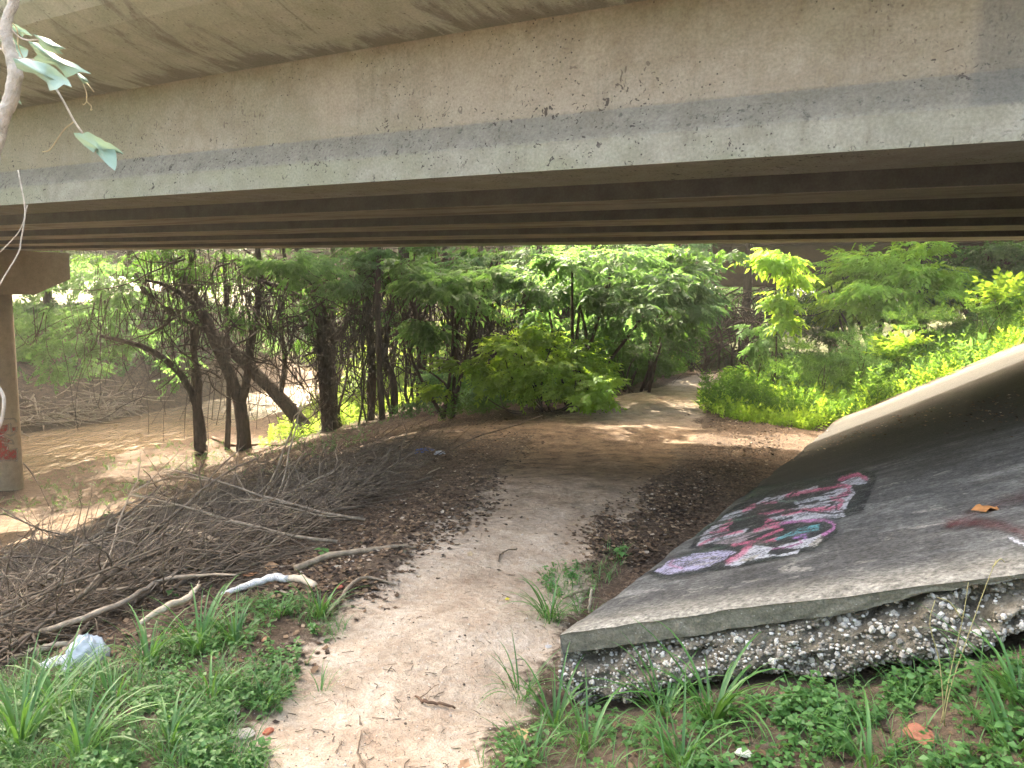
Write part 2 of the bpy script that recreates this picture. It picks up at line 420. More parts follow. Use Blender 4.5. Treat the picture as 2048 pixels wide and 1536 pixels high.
soil = N.ramp(n2, [(.3, (.05, .037, .027)), (.55, (.12, .088, .062)), (.75, (.2, .155, .115))])
pmask = N.rng(N.math('ADD', N.attr('path'), N.math('MULTIPLY', N.math('SUBTRACT', n2, .5), 1.3)), .28, .74)
c = N.mix(pmask, soil, sand)
lite = N.mix(N.math('MULTIPLY', N.attr('lit'), N.math('SUBTRACT', 1.0, pmask)), c, N.ramp(N.noise(v, 45, 4, .7, .6), [(.35, (.03, .022, .016)), (.52, (.10, .066, .043)), (.68, (.23, .17, .12))]))
c = N.mix(N.math('MULTIPLY', N.rng(N.vor(v, 30).outputs[0], .10, .05), .4), lite, (.1, .07, .05))
c = N.mix(N.math('MULTIPLY', N.math('MULTIPLY', N.rng(N.vor(v, 70).outputs[0], .2, .12), N.rng(n1, .52, .62)), .4), c, (.55, .5, .43))
c = N.mix(N.math('MULTIPLY', N.attr('wet'), .75), c, (.10, .07, .045))
mot = N.noise(v, 4.5, 9, .78, .4)
c = N.mix(N.math('MULTIPLY', N.math('ADD', N.math('MULTIPLY', N.attr('soil_and_shade'), .6), .25), .95), c, N.ramp(mot, [(.36, (.12, .12, .12)), (.5, (.5, .5, .5)), (.66, (.86, .86, .86))]), 'OVERLAY')
c = N.mix(N.math('MULTIPLY', N.math('MULTIPLY', N.rng(N.noise(v, 9, 8, .8), .56, .62), N.attr('soil_and_shade')), .55), c, (.05, .035, .024))
c = N.mix(N.math('MULTIPLY', N.attr('veg'), .85), c, N.ramp(n1, [(.35, (.03, .035, .014)), (.65, (.06, .08, .025))]))
c = N.mix(.5, c, N.ramp(n3, [(.3, (.3, .3, .3)), (.7, (.72, .72, .72))]), 'OVERLAY')
h = N.math('ADD', N.math('MULTIPLY', n2, .8), N.math('MULTIPLY', n3, .3))
N.bsdf(c, .97, h, .8, .03, .15)
veg = np.maximum(np.maximum(sstep(21, 25, GY)*sstep(-7, -5, GX), sstep(3.5, 6, -dn-9))*sstep(-.5, .5, dcr), sstep(9, 10.5, GX*NV[0]+GY*NV[1]-3.2)*sstep(-.6, .2, GX*UV[0]+GY*UV[1]-U0+1.0)*sstep(1.0, 1.6, GX*NV[0]+GY*NV[1]-P0-10))
A = {'path': pm, 'lit': lit, 'wet': wet, 'veg': veg, 'soil_and_shade': sstep(3.0, 8.5, np.hypot(GX, GY)+(fbm(GX*.7, GY*.7, 8)-.5)*2)*(1-.6*sstep(10.4, 12.6, GX*NV[0]+GY*NV[1]+(fbm(GX*.9, GY*.9, 18)-.5)*2)*sstep(-4, -1, GX))}  # browner dirt with distance, bridge shade painted in, relieved past the far edge
pf = pm.ravel()[Q].mean(1) > .5
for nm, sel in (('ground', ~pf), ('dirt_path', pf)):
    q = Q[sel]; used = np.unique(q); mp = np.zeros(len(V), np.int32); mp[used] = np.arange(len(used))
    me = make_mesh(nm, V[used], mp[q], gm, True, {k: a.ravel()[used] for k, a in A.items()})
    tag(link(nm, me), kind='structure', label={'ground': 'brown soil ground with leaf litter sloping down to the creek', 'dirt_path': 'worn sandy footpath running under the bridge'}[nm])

# ------------------------------------------------------------------ creek water
wm, nt_ = mat('muddy_water'); N = NT(nt_)
v = N.coord('Object', scale=(1, .55, 1))
h = N.math('ADD', N.noise(v, 1.6, 4, .55, .6), N.math('MULTIPLY', N.noise(v, 7, 3, .5), .35))
c = N.ramp(N.noise(v, .5, 3), [(.3, (.19, .128, .072)), (.7, (.26, .182, .11))])
N.bsdf(c, .06, h, .9, .22, .5)
ys = np.concatenate([np.arange(-40, 10, 5), np.arange(10, 50, 1.5), np.arange(50, 86, 5)])
xn = np.interp(ys, NE[:, 1], NE[:, 0])+1.6; xf = np.interp(ys, FE[:, 1], FE[:, 0])-1.2
k = 12
G = Geo(); vv = np.stack([np.linspace(a, b, k) for a, b in zip(xn, xf)])
VV = np.stack([vv, np.repeat(ys[:, None], k, 1), np.full_like(vv, WZ)], -1).reshape(-1, 3)
ii = (np.arange(len(ys)-1)[:, None]*k+np.arange(k-1)[None, :]).ravel()
G.add(VV, Q=np.stack([ii, ii+k, ii+k+1, ii+1], 1))
tag(link('creek_water', G.mesh('creek_water', wm)), kind='structure', label='muddy brown creek water with glints between the banks')

# ------------------------------------------------------------------ bridge
def prism(prof, u0, u1, nseg=1, closed=True):
    """profile in (p,z), extruded along u; returns V,(Q,T)"""
    prof = np.asarray(prof, float); k = len(prof); us = np.linspace(u0, u1, nseg+1)
    V = np.array([[u, p, z] for u in us for p, z in prof])
    Q = []
    for i in range(nseg):
        for j in range(k if closed else k-1):
            a = i*k+j; b = i*k+(j+1) % k
            Q.append((a, a+k, b+k, b))
    return V, np.array(Q)
def prism_mesh(name, prof, u0, u1, m, nseg=1, smooth=False):
    me = bpy.data.meshes.new(name); V, Q = prism(prof, u0, u1, nseg); k = len(prof)
    F = [tuple(q) for q in Q] + [tuple(range(k))] + [tuple(reversed(range(len(V)-k, len(V))))]
    me.from_pydata([tuple(x) for x in V], [], F); me.materials.append(m)
    bm = bmesh.new(); bm.from_mesh(me); bmesh.ops.recalc_face_normals(bm, faces=bm.faces); bm.to_mesh(me); bm.free()
    return me
M_par = concrete('parapet_concrete', (.34, .32, .28), (.2, .18, .15), .5, .5)
def girder_face():
    m, nt = mat('girder_concrete'); N = NT(nt); v = N.coord('Object'); vs = N.coord('Object', scale=(.5, 1.2, 1.2))
    sx = N.n('ShaderNodeSeparateXYZ'); N.l(v, sx.inputs[0]); z = sx.outputs[2]
    big = N.noise(vs, .55, 5, .6); mid = N.noise(v, 5, 6, .65); fine = N.noise(v, 55, 5, .65); med = N.noise(v, 19, 5, .7)
    zj = N.math('ADD', z, N.math('ADD', N.math('MULTIPLY', N.math('SUBTRACT', med, .5), .06), N.math('MULTIPLY', N.math('SUBTRACT', big, .5), .05)))
    web = N.ramp(mid, [(.3, (.27, .225, .175)), (.5, (.33, .285, .232)), (.7, (.39, .345, .29))])
    web = N.mix(N.math('MULTIPLY', N.rng(N.noise(v, .9, 5, .6), .5, .62), .5), web, (.40, .34, .28))
    web = N.mix(N.math('MULTIPLY', N.rng(big, .4, .6), .55), web, (.25, .235, .16))
    grey = N.ramp(mid, [(.3, (.195, .18, .152)), (.7, (.265, .25, .22))])
    grey = N.mix(N.math('MULTIPLY', N.rng(med, .55, .68), .7), grey, (.07, .068, .065))
    low = N.ramp(mid, [(.3, (.25, .24, .195)), (.55, (.335, .32, .27)), (.75, (.40, .385, .34))])
    low = N.mix(N.math('MULTIPLY', N.rng(N.noise(vs, 1.1, 5), .42, .6), .5), low, (.27, .28, .19))
    c = N.mix(N.rng(zj, .15, .22), low, grey); c = N.mix(N.rng(zj, .35, .39), c, web)
    # bug holes and spalls, densest just above the flange
    near = N.rng(z, .8, .40, .25, 1)
    vo = N.noise(v, 10.5, 3, .8, 1.2); vb = N.noise(N.coord('Object', scale=(1, 1, .8)), 23, 2, .7, .6)
    sp = N.math('MULTIPLY', N.math('MAXIMUM', N.rng(vo, .63, .655), N.rng(vb, .66, .685)), N.math('MULTIPLY', N.rng(N.noise(v, 1.1, 3), .42, .52), near))
    vo2 = N.vor(v, 24).outputs[0]; sp2 = N.math('MULTIPLY', N.rng(vo2, .16, .11), N.rng(N.noise(v, 2.3, 3), .47, .58))
    spm = N.math('MAXIMUM', sp, sp2); c = N.mix(N.math('MULTIPLY', spm, .85), c, (.05, .04, .04))
    ux = sx.outputs[0]; endz = N.rng(ux, U0+1.25, U0+1.32)
    c = N.mix(N.math('MULTIPLY', endz, N.math('MULTIPLY', N.rng(z, .17, .2), .55)), c, (.15, .15, .145))
    st = N.noise(N.coord('Object', scale=(6, 1, .35)), 1.2, 5, .7); c = N.mix(N.math('MULTIPLY', N.rng(st, .55, .7), .25), c, (.16, .145, .12))
    c = N.mix(.4, c, N.ramp(fine, [(.3, (.25, .25, .25)), (.7, (.75, .75, .75))]), 'OVERLAY')
    h = N.math('SUBTRACT', N.math('ADD', N.math('MULTIPLY', fine, .4), N.math('MULTIPLY', med, .4)), N.math('MULTIPLY', spm, 1.5))
    N.bsdf(c, .93, h, .45, .01, .2); return m
M_gird = girder_face()
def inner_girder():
    m, nt = mat('shade_painted_girder_concrete'); N = NT(nt); v = N.coord('Object'); vs = N.coord('Object', scale=(.25, 1.5, 1.5)); sx = N.n('ShaderNodeSeparateXYZ'); N.l(v, sx.inputs[0])
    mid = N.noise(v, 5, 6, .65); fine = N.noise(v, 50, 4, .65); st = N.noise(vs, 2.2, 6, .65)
    face = N.ramp(mid, [(.3, (.10, .10, .105)), (.7, (.165, .165, .165))]); und = N.ramp(mid, [(.3, (.33, .31, .255)), (.7, (.45, .42, .355))])  # pale undersides and dark faces paint in bounce light and shade
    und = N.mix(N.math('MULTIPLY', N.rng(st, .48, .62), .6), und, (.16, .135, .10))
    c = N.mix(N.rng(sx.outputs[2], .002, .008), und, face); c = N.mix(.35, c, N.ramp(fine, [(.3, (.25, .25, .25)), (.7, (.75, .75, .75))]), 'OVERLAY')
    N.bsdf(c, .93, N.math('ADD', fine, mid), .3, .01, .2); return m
M_gird2 = concrete('end_block_concrete', (.26, .24, .215), (.16, .15, .135), .4, .5, (.25, 1.5, 1.5))
def soffit():
    m, nt = mat('soffit_concrete'); N = NT(nt); v = N.coord('Object'); vs = N.coord('Object', scale=(1.2, .6, .6), rot=(0, 0, .9))
    sx = N.n('ShaderNodeSeparateXYZ'); N.l(v, sx.inputs[0]); mid = N.noise(v, 4, 6, .65); fine = N.noise(v, 60, 4, .65); sm = N.noise(N.coord('Object', scale=(3.5, .8, .8)), 1.6, 6, .72, .6)
    c = N.ramp(mid, [(.3, (.37, .38, .28)), (.55, (.46, .465, .37)), (.75, (.52, .52, .45))])
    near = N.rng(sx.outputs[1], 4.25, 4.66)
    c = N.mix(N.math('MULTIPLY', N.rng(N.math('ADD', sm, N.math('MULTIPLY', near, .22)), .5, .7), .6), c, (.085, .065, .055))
    c = N.mix(N.math('MULTIPLY', N.rng(N.vor(v, 16).outputs[0], .15, .1), .5), c, (.06, .05, .045))
    c = N.mix(.35, c, N.ramp(fine, [(.3, (.25, .25, .25)), (.7, (.75, .75, .75))]), 'OVERLAY')
    N.bsdf(c, .93, N.math('ADD', fine, mid), .35, .01, .2); return m
M_soff = soffit()
M_pier = concrete('pier_concrete', (.36, .275, .19), (.2, .15, .10), .3, .4, (1, 1, .5))
ZB = 2.28
U_R = U0+4.75; U_L = -46.0
def gird_prof(w):     # bottom flange, slopes, web, top flange; p from 0 to w, z from 0
    return [(0, 0), (w, 0), (w, .18), (w-.10, .37), (w-.12, .97), (w-.02, 1.12), (w-.02, 1.22), (.02, 1.22), (.02, 1.12), (.10, .99), (.09, .37), (0, .18)]
br = thing('concrete_bridge', 'low concrete girder bridge crossing overhead, its pale outer girder spanning the whole view', 'bridge', (0, 0, 0), rz=BROT)
FW = .70
girder_edges = [4.55+1.70*i for i in range(5)]
# outer girder: its own mesh, with finer relief along its length
prof = gird_prof(FW)
me = prism_mesh('girder', prof, U_L, U_R, M_gird, 60)
o = link('girder', me, br, (0, girder_edges[0], ZB)); o['label'] = 'pale outer girder lit from the open side'
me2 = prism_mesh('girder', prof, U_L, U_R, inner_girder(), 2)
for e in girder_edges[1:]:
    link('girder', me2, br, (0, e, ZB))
# end blocks
for e in girder_edges:
    meb = prism_mesh('end_block', [(.04, .375), (FW-.04, .375), (FW-.04, 1.0), (.04, 1.0)], U0+2.75-.9, U_R-.01, M_gird2 if e != girder_edges[0] else M_gird)
    link('end_block', meb, br, (0, e, ZB))
# deck with curved overhang
def deck_prof():
    pts = []
    web = girder_edges[0]+.10
    for k in range(9):                      # concave haunch from the web out to the lip
        a = k/8*math.pi/2
        pts.append((web-1.25*math.sin(a)**1.0, ZB+1.0+.52*(1-math.cos(a))))
    pts += [(web-1.27, ZB+1.62), (web-1.27, ZB+1.9), (13.4, ZB+1.9), (13.4, ZB+1.45), (12.1, ZB+1.24), (web, ZB+1.24)]
    return pts
M_deck = M_soff
o = link('deck', prism_mesh('deck', deck_prof(), U_L, U_R+8, M_deck, 40), br)
for p in (3.42, 13.1):
    link('parapet', prism_mesh('parapet', [(p-.02, ZB+1.9), (p+.26, ZB+1.9), (p+.2, ZB+3.1), (p+.04, ZB+3.1)], U_L, U_R+8, M_par), br)  # out of view; height raised to keep sun off the hanging vine
# abutment back wall
link('abutment_wall', prism_mesh('abutment_wall', [(3.6, .2), (13.2, .2), (13.2, ZB-.02), (3.6, ZB-.02)], U_R-.45, U_R+.35, M_pier), br)
# piers
def cyl(g, c, r, z0, z1, k=28, seg=8):
    zs = np.linspace(z0, z1, seg+1); tube(g, np.array([[c[0], c[1], z] for z in zs]), r, k)
def cap_mesh(u, pa, pb, z0, z1, wd=1.0):
    a = wd/2
    P = [(pa, z1), (pb, z1), (pb, z1-(z1-z0)*.62), (pb-1.0, z0), (pa+1.0, z0), (pa, z1-(z1-z0)*.62)]
    me = prism_mesh('pier_cap', P, u-a, u+a, M_pier); return me
def pier(parent, u, ps, pa, pb, zc0, zc1, r, big=True):
    link('pier_cap', cap_mesh(u, pa, pb, zc0, zc1), parent)
    for p in ps:
        wp = BL(u, p); zg = float(H(wp[0], wp[1]))
        g = Geo(); cyl(g, (u, p), r, min(zg, WZ)-.6 if zg < -3 else zg-.6, zc0+.02)
        link('column', g.mesh('column', M_pier, True), parent)
cp_end = atp(140, 540, 12.75); UPIER = float(uv_of(cp_end)[0]) - .5
pier(br, UPIER, (5.2, 11.0), 4.0, 12.75, ZB-.02-1.18, ZB-.03, .38)
# second bridge beyond
br2 = thing('concrete_bridge', 'second dark girder bridge far beyond the trees, glimpsed above the end of the path', 'bridge', (0, 0, 0), rz=BROT)
ZB2 = 1.8
M_dark = concrete('weathered_girder', (.12, .085, .065), (.06, .045, .035), .3, .5)
me3 = prism_mesh('girder', [(0, 0), (.55, 0), (.55, .2), (.35, .38), (.35, 1.3), (.2, 1.3), (.2, .38), (0, .2)], -50, 16, M_dark)
for i in range(5): link('girder', me3, br2, (0, 26+2*i, ZB2))
link('deck', prism_mesh('deck', [(25.2, ZB2+1.3), (35.4, ZB2+1.3), (35.4, ZB2+1.6), (25.2, ZB2+1.6)], -50, 20, M_dark), br2)
link('parapet', prism_mesh('parapet', [(25.2, ZB2+1.6), (25.5, ZB2+1.6), (25.45, ZB2+2.1), (25.25, ZB2+2.1)], -50, 20, M_par), br2)
for px in (655, 1666):
    q = atp(px, 700, 27.4); u = float(uv_of(q)[0]); pier(br2, u, (27.4, 31, 34.6) if px < 1000 else (27.4, 34.0), 26, 36, ZB2-.8, ZB2-.01, .36 if px < 1000 else .14)

# ------------------------------------------------------------------ slope paving slab
slab = thing('concrete_slab', 'sloping grey concrete slab with a broken edge, rising beside the path', 'slab', (0, 0, 0), rz=BROT)
m_, nt_ = mat('slope_concrete'); N = NT(nt_)
v = N.coord('Object'); vs = N.coord('Object', scale=(.35, 2.2, 1)); vs2 = N.coord('Object', scale=(.8, 5, 1))
n1 = N.noise(v, 2.0, 6, .65); n2 = N.noise(vs, 1.6, 6, .62, .5); n3 = N.noise(v, 55, 4, .7); n4 = N.noise(vs2, 2.5, 6, .78, .8); nb_ = N.noise(v, 4.5, 6, .75, .5)
c = N.ramp(n1, [(.3, (.06, .061, .061)), (.5, (.105, .105, .102)), (.7, (.175, .172, .163))])
sx = N.n('ShaderNodeSeparateXYZ'); N.l(v, sx.inputs[0])
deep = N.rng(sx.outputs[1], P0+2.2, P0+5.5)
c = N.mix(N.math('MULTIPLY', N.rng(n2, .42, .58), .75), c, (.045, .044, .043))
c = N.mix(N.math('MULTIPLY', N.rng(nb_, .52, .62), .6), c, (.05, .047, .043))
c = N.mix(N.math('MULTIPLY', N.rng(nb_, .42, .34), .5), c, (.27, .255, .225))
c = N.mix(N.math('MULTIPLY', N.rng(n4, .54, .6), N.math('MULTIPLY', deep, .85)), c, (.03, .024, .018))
stain_shade = N.rng(N.math('ADD', sx.outputs[1], N.math('MULTIPLY', N.noise(vs, 1.5, 6, .7), 3.4)), P0+3.6, P0+5.4)  # black staining, deepened to paint in the shade under the bridge
c = N.mix(N.math('MULTIPLY', N.math('MULTIPLY', stain_shade, N.rng(sx.outputs[1], P0+11.2, P0+9.6)), .93), c, (.018, .016, .013))
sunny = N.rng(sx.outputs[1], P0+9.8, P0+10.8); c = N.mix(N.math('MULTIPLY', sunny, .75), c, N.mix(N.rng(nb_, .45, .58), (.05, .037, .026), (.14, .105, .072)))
edge = N.rng(sx.outputs[1], P0+.35, P0+.02)
c = N.mix(N.math('MULTIPLY', edge, .5), c, (.33, .31, .26))
c = N.mix(.75, c, N.ramp(n3, [(.34, (.15, .15, .15)), (.66, (.85, .85, .85))]), 'OVERLAY')
c = N.mix(.5, c, N.ramp(N.noise(v, 16, 5, .7), [(.35, (.25, .25, .25)), (.65, (.78, .78, .78))]), 'OVERLAY')
wp = N.rng(N.vor(v, 60).outputs[0], .13, .06); c = N.mix(N.math('MULTIPLY', wp, .35), c, (.5, .48, .44))
N.bsdf(c, .92, N.math('ADD', n3, N.math('MULTIPLY', n1, .6)), .4, .008, .25)
M_slab = m_
m_, nt_ = mat('broken_concrete'); N = NT(nt_)
v = N.coord('Object'); n1 = N.noise(v, 12, 6, .7); n3 = N.noise(v, 90, 4, .7)
c = N.ramp(n1, [(.3, (.06, .052, .038)), (.5, (.13, .115, .088)), (.7, (.25, .225, .18))])
c = N.mix(.6, c, N.ramp(n3, [(.3, (.2, .2, .2)), (.7, (.8, .8, .8))]), 'OVERLAY')
N.bsdf(c, .95, N.math('ADD', n3, n1), .8, .015, .2); M_broke = m_
m_, nt_ = mat('form_band_concrete'); N = NT(nt_)
v = N.coord('Object'); n1 = N.noise(v, 9, 6, .7); n3 = N.noise(v, 120, 4, .7)
c = N.ramp(n1, [(.3, (.11, .105, .08)), (.52, (.17, .16, .125)), (.72, (.25, .23, .19))])
c = N.mix(N.math('MULTIPLY', N.rng(N.vor(v, 45).outputs[0], .16, .08), .7), c, (.42, .4, .36))
c = N.mix(.6, c, N.ramp(n3, [(.3, (.2, .2, .2)), (.7, (.8, .8, .8))]), 'OVERLAY')
N.bsdf(c, .95, n3, .5, .008, .2); M_band = m_

# top sheet in local (u,p,z)
ss = np.concatenate([np.linspace(0, .6, 25), np.linspace(.64, 4.2, 50)]); ts = np.concatenate([np.linspace(0, 1, 40), np.linspace(1.05, 11.35, 110)])
SS, TT = np.meshgrid(ss, ts)
def slab_top(t, s):
    z = slab_z(t, s)+(fbm(s*1.3, t*1.3, 77, 3)-.5)*.02
    chip = (1-sstep(0, .05, t))*fbm(s*9, t*3, 41, 3)*.018
    chip2 = (1-sstep(0, .05, s))*fbm(t*9, s*3, 43, 3)*.02
    return z-chip-chip2
ZZ = slab_top(TT, SS)
toe_jit = (fbm(ts*2.5, ts*0, 55, 3)-.5)*.05
UU = U0+SS + (1-sstep(0, .5, SS))*toe_jit[:, None]
front_jit = (fbm(ss*3.0, ss*0, 57, 3)-.5)*.03
PP = P0+TT + (1-sstep(0, .3, TT))*front_jit[None, :]
ni, nj = ZZ.shape
V = np.stack([UU, PP, ZZ], -1).reshape(-1, 3)
I = (np.arange(ni-1)[:, None]*nj+np.arange(nj-1)[None, :]).ravel(); Q = np.stack([I, I+1, I+nj+1, I+nj], 1)
g = Geo(); g.add(V, Q=Q)
# toe side wall and far end
for idx, inward in ((np.arange(ni)*nj, (.12, 0)), ((ni-1)*nj+np.arange(nj), (0, -.1))):
    top = V[idx]; bot = top.copy(); bot[:, 2] -= .16; bot[:, 0] += inward[0]*.3; bot[:, 1] += inward[1]*.3
    k = len(idx); g.add(np.vstack([top, bot]), Q=np.stack([np.arange(k-1), np.arange(1, k), k+np.arange(1, k), k+np.arange(k-1)], 1))
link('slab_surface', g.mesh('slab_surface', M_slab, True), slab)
# front edge: smooth band then broken underside, profile per station
fs = np.concatenate([np.linspace(0, 2.0, 420), np.linspace(2.01, 4.2, 120)])
ftop = np.interp(fs, ss, ZZ[0]); fjit = np.interp(fs, ss, PP[0])
def plane_s_z(px, py):
    q = atp(px, py, P0); return float(uv_of(q)[0])-U0, q[2]
bb = sorted([plane_s_z(a, b) for a, b in ((1141, 1306), (1458, 1259), (1600, 1243), (1694, 1231), (1830, 1196), (2048, 1150))])
bs_, bz_ = np.array(bb).T
rb = sorted([plane_s_z(a, b) for a, b in ((1122, 1372), (1180, 1412), (1236, 1422), (1278, 1390), (1373, 1358), (1482, 1365), (1576, 1349), (1671, 1354), (1765, 1325), (1884, 1316), (1978, 1292), (2048, 1255))])
rs_, rz_ = np.array(rb).T
thb = np.interp(fs, bs_, np.interp(bs_, fs, ftop)-bz_)         # band depth below the top
thr = np.interp(fs, rs_, np.interp(rs_, fs, ftop)-rz_)
thb = np.clip(thb, .02, .2)+(fbm(fs*20, fs*0, 61, 3)-.5)*.012
def grid_mesh(name, V3, m, smooth=False):
    a, b = V3.shape[:2]; I = (np.arange(a-1)[:, None]*b+np.arange(b-1)[None, :]).ravel()
    return make_mesh(name, V3.reshape(-1, 3), np.stack([I, I+b, I+b+1, I+1], 1), m, smooth)
rows = 9
tb = np.linspace(0, 1, rows)
Vb = np.stack([np.repeat((U0+fs)[None], rows, 0), fjit[None]+.004+(fbm((fs*30)[None]+tb[:, None]*0, tb[:, None]*4, 63, 3)-.5)*.012*(tb[:, None] > 0) + tb[:, None]*.006, ftop[None]-tb[:, None]*thb[None]], -1)
link('form_band', grid_mesh('form_band', Vb, M_band), slab)
rows = 46
tb = np.linspace(0, 1, rows)[:, None]
fsx = fs[None]+0*tb
lump = fbm(fsx*14, tb*5, 71, 4); cav = sstep(.5, .75, fbm(fsx*5.5, tb*2.4+3, 73, 3))
dep = .0 + (1-lump)*.06 + cav*.09 + tb**8*.14 - .085*np.sin(np.clip(tb*1.15, 0, 1)*math.pi*.62)
Zr = (ftop-thb)[None]-tb*(thr*1.12-thb)[None] + (fbm(fsx*18, tb*6, 75, 3)-.5)*.02
wrap = (1-sstep(0, .12, fsx))
Vr = np.stack([U0+fsx+(lump-.5)*.02+wrap*tb*(.04-.0*lump)-.01*wrap, fjit[None]+.008+dep*(1-.3*wrap), Zr], -1)
link('broken_edge', grid_mesh('broken_edge', Vr, M_broke), slab)
# toe-side rough face near the corner
tr = np.linspace(0, .9, 120)[None]; tb2 = np.linspace(0, 1, 26)[:, None]
zt = np.interp(tr, ts, ZZ[:, 0]); dd = .2*(1-sstep(.1, .9, tr))+.08
lump = fbm(tr*14+9, tb2*5, 81, 4)
Vs = np.stack([U0+np.interp(tr, ts, UU[:, 0]-U0)+.002+(1-lump)*.05*tb2+.03*tb2, P0+.012+tr+(lump-.5)*.02, zt-.01-tb2*dd], -1)
link('broken_side', grid_mesh('broken_side', Vs[:, ::-1], M_broke), slab)
# aggregate stones bedded in the broken face
rng = np.random.default_rng(11)
def rock_mesh(name, seed, m, sub=1, squash=.75):
    bm = bmesh.new(); bmesh.ops.create_icosphere(bm, subdivisions=sub, radius=1)
    r = random.Random(seed)
    for v_ in bm.verts:
        v_.co *= r.uniform(.72, 1.15); v_.co.z *= squash
    me = bpy.data.meshes.new(name); bm.to_mesh(me); bm.free(); me.materials.append(m); return me
def stonemat(name, a, b):
    m_, nt_ = mat(name); N = NT(nt_)
    oi = N.n('ShaderNodeObjectInfo'); v = N.coord('Object'); n1 = N.noise(v, 3, 5, .7)
    c = N.mix(oi.outputs['Random'], a, b); c = N.mix(.5, c, N.ramp(n1, [(.3, (.2, .2, .2)), (.7, (.8, .8, .8))]), 'OVERLAY')
    N.bsdf(c, .85, n1, .4, .05, .3); return m_
M_st = stonemat('aggregate_stone', (.2, .18, .15), (.55, .53, .49))
M_st2 = stonemat('aggregate_stone_fine', (.26, .24, .2), (.3, .28, .25))
rocks = [rock_mesh('stone', i, M_st) for i in range(6)]
cnt = 0
gst = Geo()
rv = []
for i in range(6):
    me = rock_mesh('tmp', 50+i, None) if False else rocks[i]
    co = np.empty(len(me.vertices)*3); me.vertices.foreach_get('co', co)
    rv.append((co.reshape(-1, 3), np.array([list(p.vertices) for p in me.polygons])))
for k in range(3600):
    i = rng.integers(3, rows-1) if rng.random() < .85 else rng.integers(0, rows-1)
    j = rng.integers(0, 470)
    big = k < 300
    if big: j = rng.integers(0, 330)
    c = Vr[i, j]
    s = rng.uniform(.009, .0155) if big else rng.uniform(.003, .009)
    if cnt < 300 and big:
        o = link('stone', rocks[rng.integers(6)], slab, tuple(c-np.array([0, s*.3, 0])), tuple(rng.uniform(0, 6, 3))); o.scale = (s, s*.9, s*.8); cnt += 1
    else:
        vtx, fc = rv[rng.integers(6)]
        th = rng.uniform(0, 6); R = np.array([[math.cos(th), -math.sin(th), 0], [math.sin(th), math.cos(th), 0], [0, 0, 1]])
        gst.add((vtx@R.T)*s + c-np.array([0, s*.3, 0]), T=fc, a=rng.random())
m_, nt_ = mat('small_aggregate'); N = NT(nt_)
N.bsdf(N.ramp(N.attr('v'), [(0, (.12, .1, .075)), (.6, (.27, .25, .21)), (1, (.6, .58, .54))]), .9, spec=.3)
o = link('small_stones', gst.mesh('small_stones', m_), slab); o['kind'] = 'stuff'

# ------------------------------------------------------------------ graffiti paint sheets
def seg_d(X, Y, pts):
    best = np.full(X.shape, 1e9)
    for (x0, y0), (x1, y1) in zip(pts[:-1], pts[1:]):
        dx, dy = x1-x0, y1-y0; L = dx*dx+dy*dy+1e-9
        t = np.clip(((X-x0)*dx+(Y-y0)*dy)/L, 0, 1); best = np.minimum(best, np.hypot(X-x0-t*dx, Y-y0-t*dy))
    return best
def inside(X, Y, poly):
    r = np.zeros(X.shape, bool); n = len(poly)
    for i in range(n):
        x0, y0 = poly[i]; x1, y1 = poly[(i+1) % n]
        c = ((y0 > Y) != (y1 > Y)) & (X < (x1-x0)*(Y-y0)/(y1-y0+1e-12)+x0); r ^= c
    return r
class Paint:
    def __init__(s, X, Y, soft=1.2): s.X = X; s.Y = Y; s.c = np.zeros(X.shape+(3,)); s.a = np.zeros(X.shape); s.soft = soft
    def put(s, m, col, op=1.):
        m = np.clip(m, 0, 1)*op; s.c = s.c*(1-m[..., None])+np.array(col)*m[..., None]; s.a = s.a+(1-s.a)*m
    def line(s, pts, wd, col, op=1., soft=None):
        d = seg_d(s.X, s.Y, pts); so = soft or s.soft; s.put(1-sstep(wd/2-so*.3, wd/2+so, d), col, op)
    def fill(s, poly, col, op=1., grow=0, soft=None):
        d = seg_d(s.X, s.Y, list(poly)+[poly[0]]); sd = np.where(inside(s.X, s.Y, poly), -d, d); so = soft or s.soft
        s.put(1-sstep(grow-so*.5, grow+so*.5, sd), col, op)
m_, nt_ = mat('spray_paint'); N = NT(nt_)
ca = N.n('ShaderNodeVertexColor'); ca.layer_name = 'paint'
v = N.coord('Object'); n3 = N.noise(v, 70, 4, .7); n2 = N.noise(v, 9, 5, .65)
b = N.bsdf(N.mix(.35, ca.outputs[0], N.ramp(n3, [(.3, (.25, .25, .25)), (.7, (.78, .78, .78))]), 'OVERLAY'), .75, spec=.3)
al = N.math('MULTIPLY', N.attr('cover'), N.rng(N.math('ADD', N.math('MULTIPLY', n3, .55), N.math('MULTIPLY', n2, .45)), .38, .58, .12, .88))
tr_ = N.n('ShaderNodeBsdfTransparent'); mx = N.n('ShaderNodeMixShader'); N.l(al, mx.inputs[0]); N.l(tr_.outputs[0], mx.inputs[1]); N.l(b.outputs[0], mx.inputs[2])
out = [n for n in nt_.nodes if n.type == 'OUTPUT_MATERIAL'][0]; N.l(mx.outputs[0], out.inputs[0]); M_paint = m_
def zc(x, y): return (1280+x*.25390625, 920+y*.25390625)     # crop pixel -> photo pixel
def zp(l): return [zc(a, b) for a, b in l]
GRN = (.10, .19, .12); BLK = (.03, .03, .033); WHT = (.42, .43, .47); LAV = (.36, .34, .47); PNK = (.50, .13, .22); CYN = (.12, .30, .34); GRY = (.33, .31, .28)
gs = np.linspace(.02, 1.9, 300); gt = np.linspace(.45, 5.6, 420)
GS, GT = np.meshgrid(gs, gt)
GPz = slab_top(GT, GS)+.004
wpt = GS[..., None]*0 + (U0+GS)[..., None]*UV + (P0+GT)[..., None]*NV + GPz[..., None]*np.array([0, 0, 1.])
